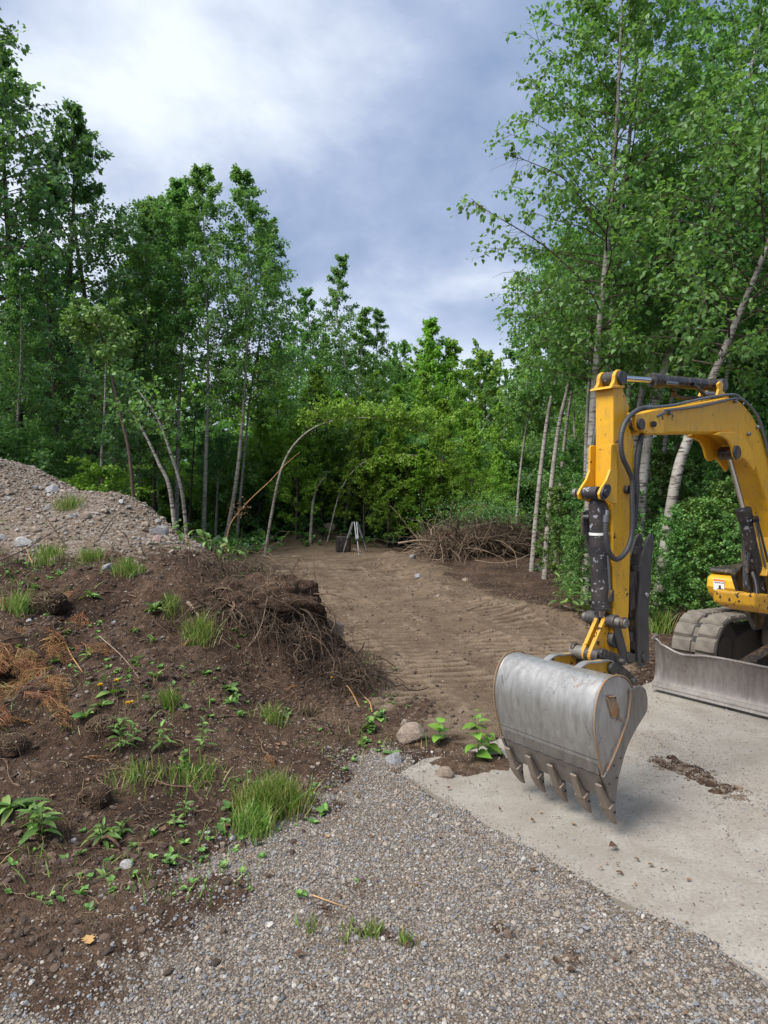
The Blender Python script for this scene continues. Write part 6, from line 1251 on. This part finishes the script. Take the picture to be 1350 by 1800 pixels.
for a in [((727, 1300), 62, .8, 'rock_tan', 'large tan rock between the leafy plants at the slab corner'), ((692, 1340), 36, .8, 'rock_grey', 'grey rock in front of the large tan rock'), ((712, 1275), 22, .8, 'rock_tan', 'small tan stone touching the back of the large tan rock'),
 ((222, 1524), 26, .9, 'rock_white', 'white angular stone on the soil at lower left'), ((128, 1482), 14, .9, 'rock_white', 'small white stone between the two long leaved weeds'), ((590, 1112), 42, .5, 'rock_tan', 'pale flat rock at the foot of the bank beside the lane'),
 ((280, 940), 34, .5, 'rock_grey', 'pale blue grey slab rock, upper of the pair at the end of the gravel heap'), ((276, 952), 26, .5, 'rock_pink', 'pinkish flat rock, lower of the pair at the end of the gravel heap'), ((92, 866), 28, .8, 'rock_grey', 'grey rock alone near the crest of the gravel heap'),
 ((40, 962), 32, .8, 'rock_white', 'large pale rock at the left foot of the gravel heap'), ((190, 1001), 22, .9, 'rock_grey', 'round grey stone on the upper bank'), ((150, 914), 22, .8, 'rock_tan', 'tan stone in the row in the middle of the gravel heap'),
 ((130, 910), 14, .8, 'rock_grey', 'small grey stone left of the tan stone in the row'), ((95, 917), 14, .9, 'rock_tan', 'light stone at the left end of the row on the gravel heap'), ((172, 916), 16, .8, 'rock_tan', 'stone right of the tan stone in the row'), ((84, 895), 16, .8, 'rock_grey', 'blue grey stone in the middle of the gravel heap'),
 ((213, 889), 14, .8, 'rock_white', 'whitish stone near the right crest of the gravel heap'), ((278, 921), 16, .8, 'rock_grey', 'small rock above the pair of flat rocks'), ((5, 950), 20, .8, 'rock_grey', 'grey rock cut by the left edge of the picture'), ((15, 868), 20, .8, 'rock_tan', 'tan rock at the upper left of the gravel heap'),
 ((60, 860), 14, .8, 'rock_grey', 'small grey stone left of the rock near the crest'), ((200, 1098), 12, .8, 'rock_grey', 'dark blue pebble in the middle of the bank'), ((52, 1093), 12, .8, 'rock_white', 'whitish pebble above the dried cedar'), ((943, 1003), 22, .8, 'rock_white', 'pale rock under the leaves right of the brush pile'),
 ((580, 934), 24, .6, 'rock_tan', 'flat tan rock on top of the dirt heap beside the tripod'), ((818, 1022), 14, .9, 'rock_tan', 'round stone on the spoil ridge below the brush pile'), ((770, 1052), 12, .8, 'rock_tan', 'small stone on the shoulder of the lane'), ((735, 1015), 14, .8, 'rock_grey', 'stone at the start of the lane shoulder'),
 ((725, 982), 16, .7, 'rock_grey', 'grey stone left of the brush pile'), ((828, 1062), 12, .8, 'rock_tan', 'small stone right of the lane middle'), ((365, 1467), 12, .8, 'rock_white', 'white pebble at the edge of soil and gravel'), ((386, 1476), 9, .8, 'rock_grey', 'tiny grey pebble beside the white one at the gravel edge'),
 ((843, 1642), 16, .7, 'rock_pink', 'reddish stone in the gravel at lower middle'), ((408, 1516), 14, .7, 'rock_tan', 'tan pebble on the upper left gravel'), ((280, 1538), 12, .9, 'rock_grey', 'blue grey pebble right of the white angular stone'), ((178, 1582), 10, .8, 'rock_white', 'white chip on the brown ground at lower left'),
 ((785, 1368), 40, .5, 'rock_tan', 'flat tan stone half buried at the left corner of the slab'), ((1210, 1068), 26, .5, 'rock_grey', 'grey stone lying in the weeds by the track')]: rock(*a)
# earth lumps held together by roots
for uv, w, lb in [((165, 1415), 62, 'rounded root bound lump of soil in the middle of the lower bank'), ((180, 1290), 60, 'matted root covered lump above the leafy weeds'), ((85, 1075), 70, 'dark sod lump above the dried cedar'), ((20, 1320), 60, 'root bound sod at the left edge of the bank'), ((610, 1190), 50, 'dark soil lump beside the lane edge')]:
    r_ = rock(uv, w, .9, 'ground', lb, 'soil_lump', hz=.75, cat='soil lump')
    g = np.random.default_rng(int(uv[0])); T_ = Tubes()
    for i in range(130):
        a = g.normal(0, 1, 3); a[2] = abs(a[2]); a /= np.linalg.norm(a); d = np.cross(a, g.normal(0, 1, 3)); d /= np.linalg.norm(d); pts = [a*.95]
        for k in range(5): d = d+g.normal(0, .4, 3); d /= np.linalg.norm(d); q = pts[-1]+d*.16; q = q/np.linalg.norm(q)*(.92+.1*g.random()); pts.append(q)
        T_.add(pts, np.linspace(.022, .01, 6), 3, g.random())
    link_mesh('roots', T_.mesh('lump_roots', M['straw']), None, r_)

# ------------------------------------------------------------------ survey tripod and its case
tp_ = G(624, 972, 16, 26); tr_ = empty('survey_tripod', tp_, 0, 'folded height aluminium survey tripod standing at the end of the lane', 'tripod')
ht = 56/FP*tp_.y; 
hd = MB().zprism([(.08*math.cos(a), .08*math.sin(a)) for a in np.arange(3)*2*PI/3+.3], ht-.03, ht).build('tripod_head', M['black'], tr_, False, .006)
for a, w in ((-1.25, .02), (2.7, .018), (.45, .018)):
    ft = Vector((.42*math.cos(a), .42*math.sin(a), -.02)); tpv = Vector((.07*math.cos(a), .07*math.sin(a), ht-.03)); md_ = tpv+(ft-tpv)*.55
    sdv = Vector((-math.sin(a), math.cos(a), 0))*.035
    lg = MB().tube([tpv+sdv, md_+sdv*.8], w, 8).tube([tpv-sdv, md_-sdv*.8], w, 8).tube([tpv+(ft-tpv)*.4, ft], w*.9, 8).build('leg', M['tripod'], tr_, True)
    MB().cyl(md_+(tpv-md_)*.06, md_-(tpv-md_)*.03, .055, 8).build('clamp', M['black'], lg, True); MB().cyl(ft+(tpv-ft)*.08, ft, .022, 8, .006).build('spike', M['black'], lg, True)
cp_ = G(603, 970, 16, 26); cs = empty('instrument_case', cp_, .1, 'black carrying case standing left of the tripod', 'case')
s = 58/FP*cp_.y/2
MB().zprism(rpoly([(-.20, -.13), (.20, -.13), (.20, .13), (-.20, .13)], 4), 0, s*.95).build('case_body', M['black'], cs, False, .03, 3)
for k in range(4): MB().box((-.15+.1*k, -.165, s*.42), (.02, .02, s*.6)).build('rib', M['black'], cs, False, .004)
hd_ = Tubes(); hd_.add(smooth_path([(-.08, 0, s*.95), (-.07, 0, s*.95+.06), (.07, 0, s*.95+.06), (.08, 0, s*.95)], 5), .012, 6); link_mesh('handle', hd_.mesh('handle', M['black']), None, cs)
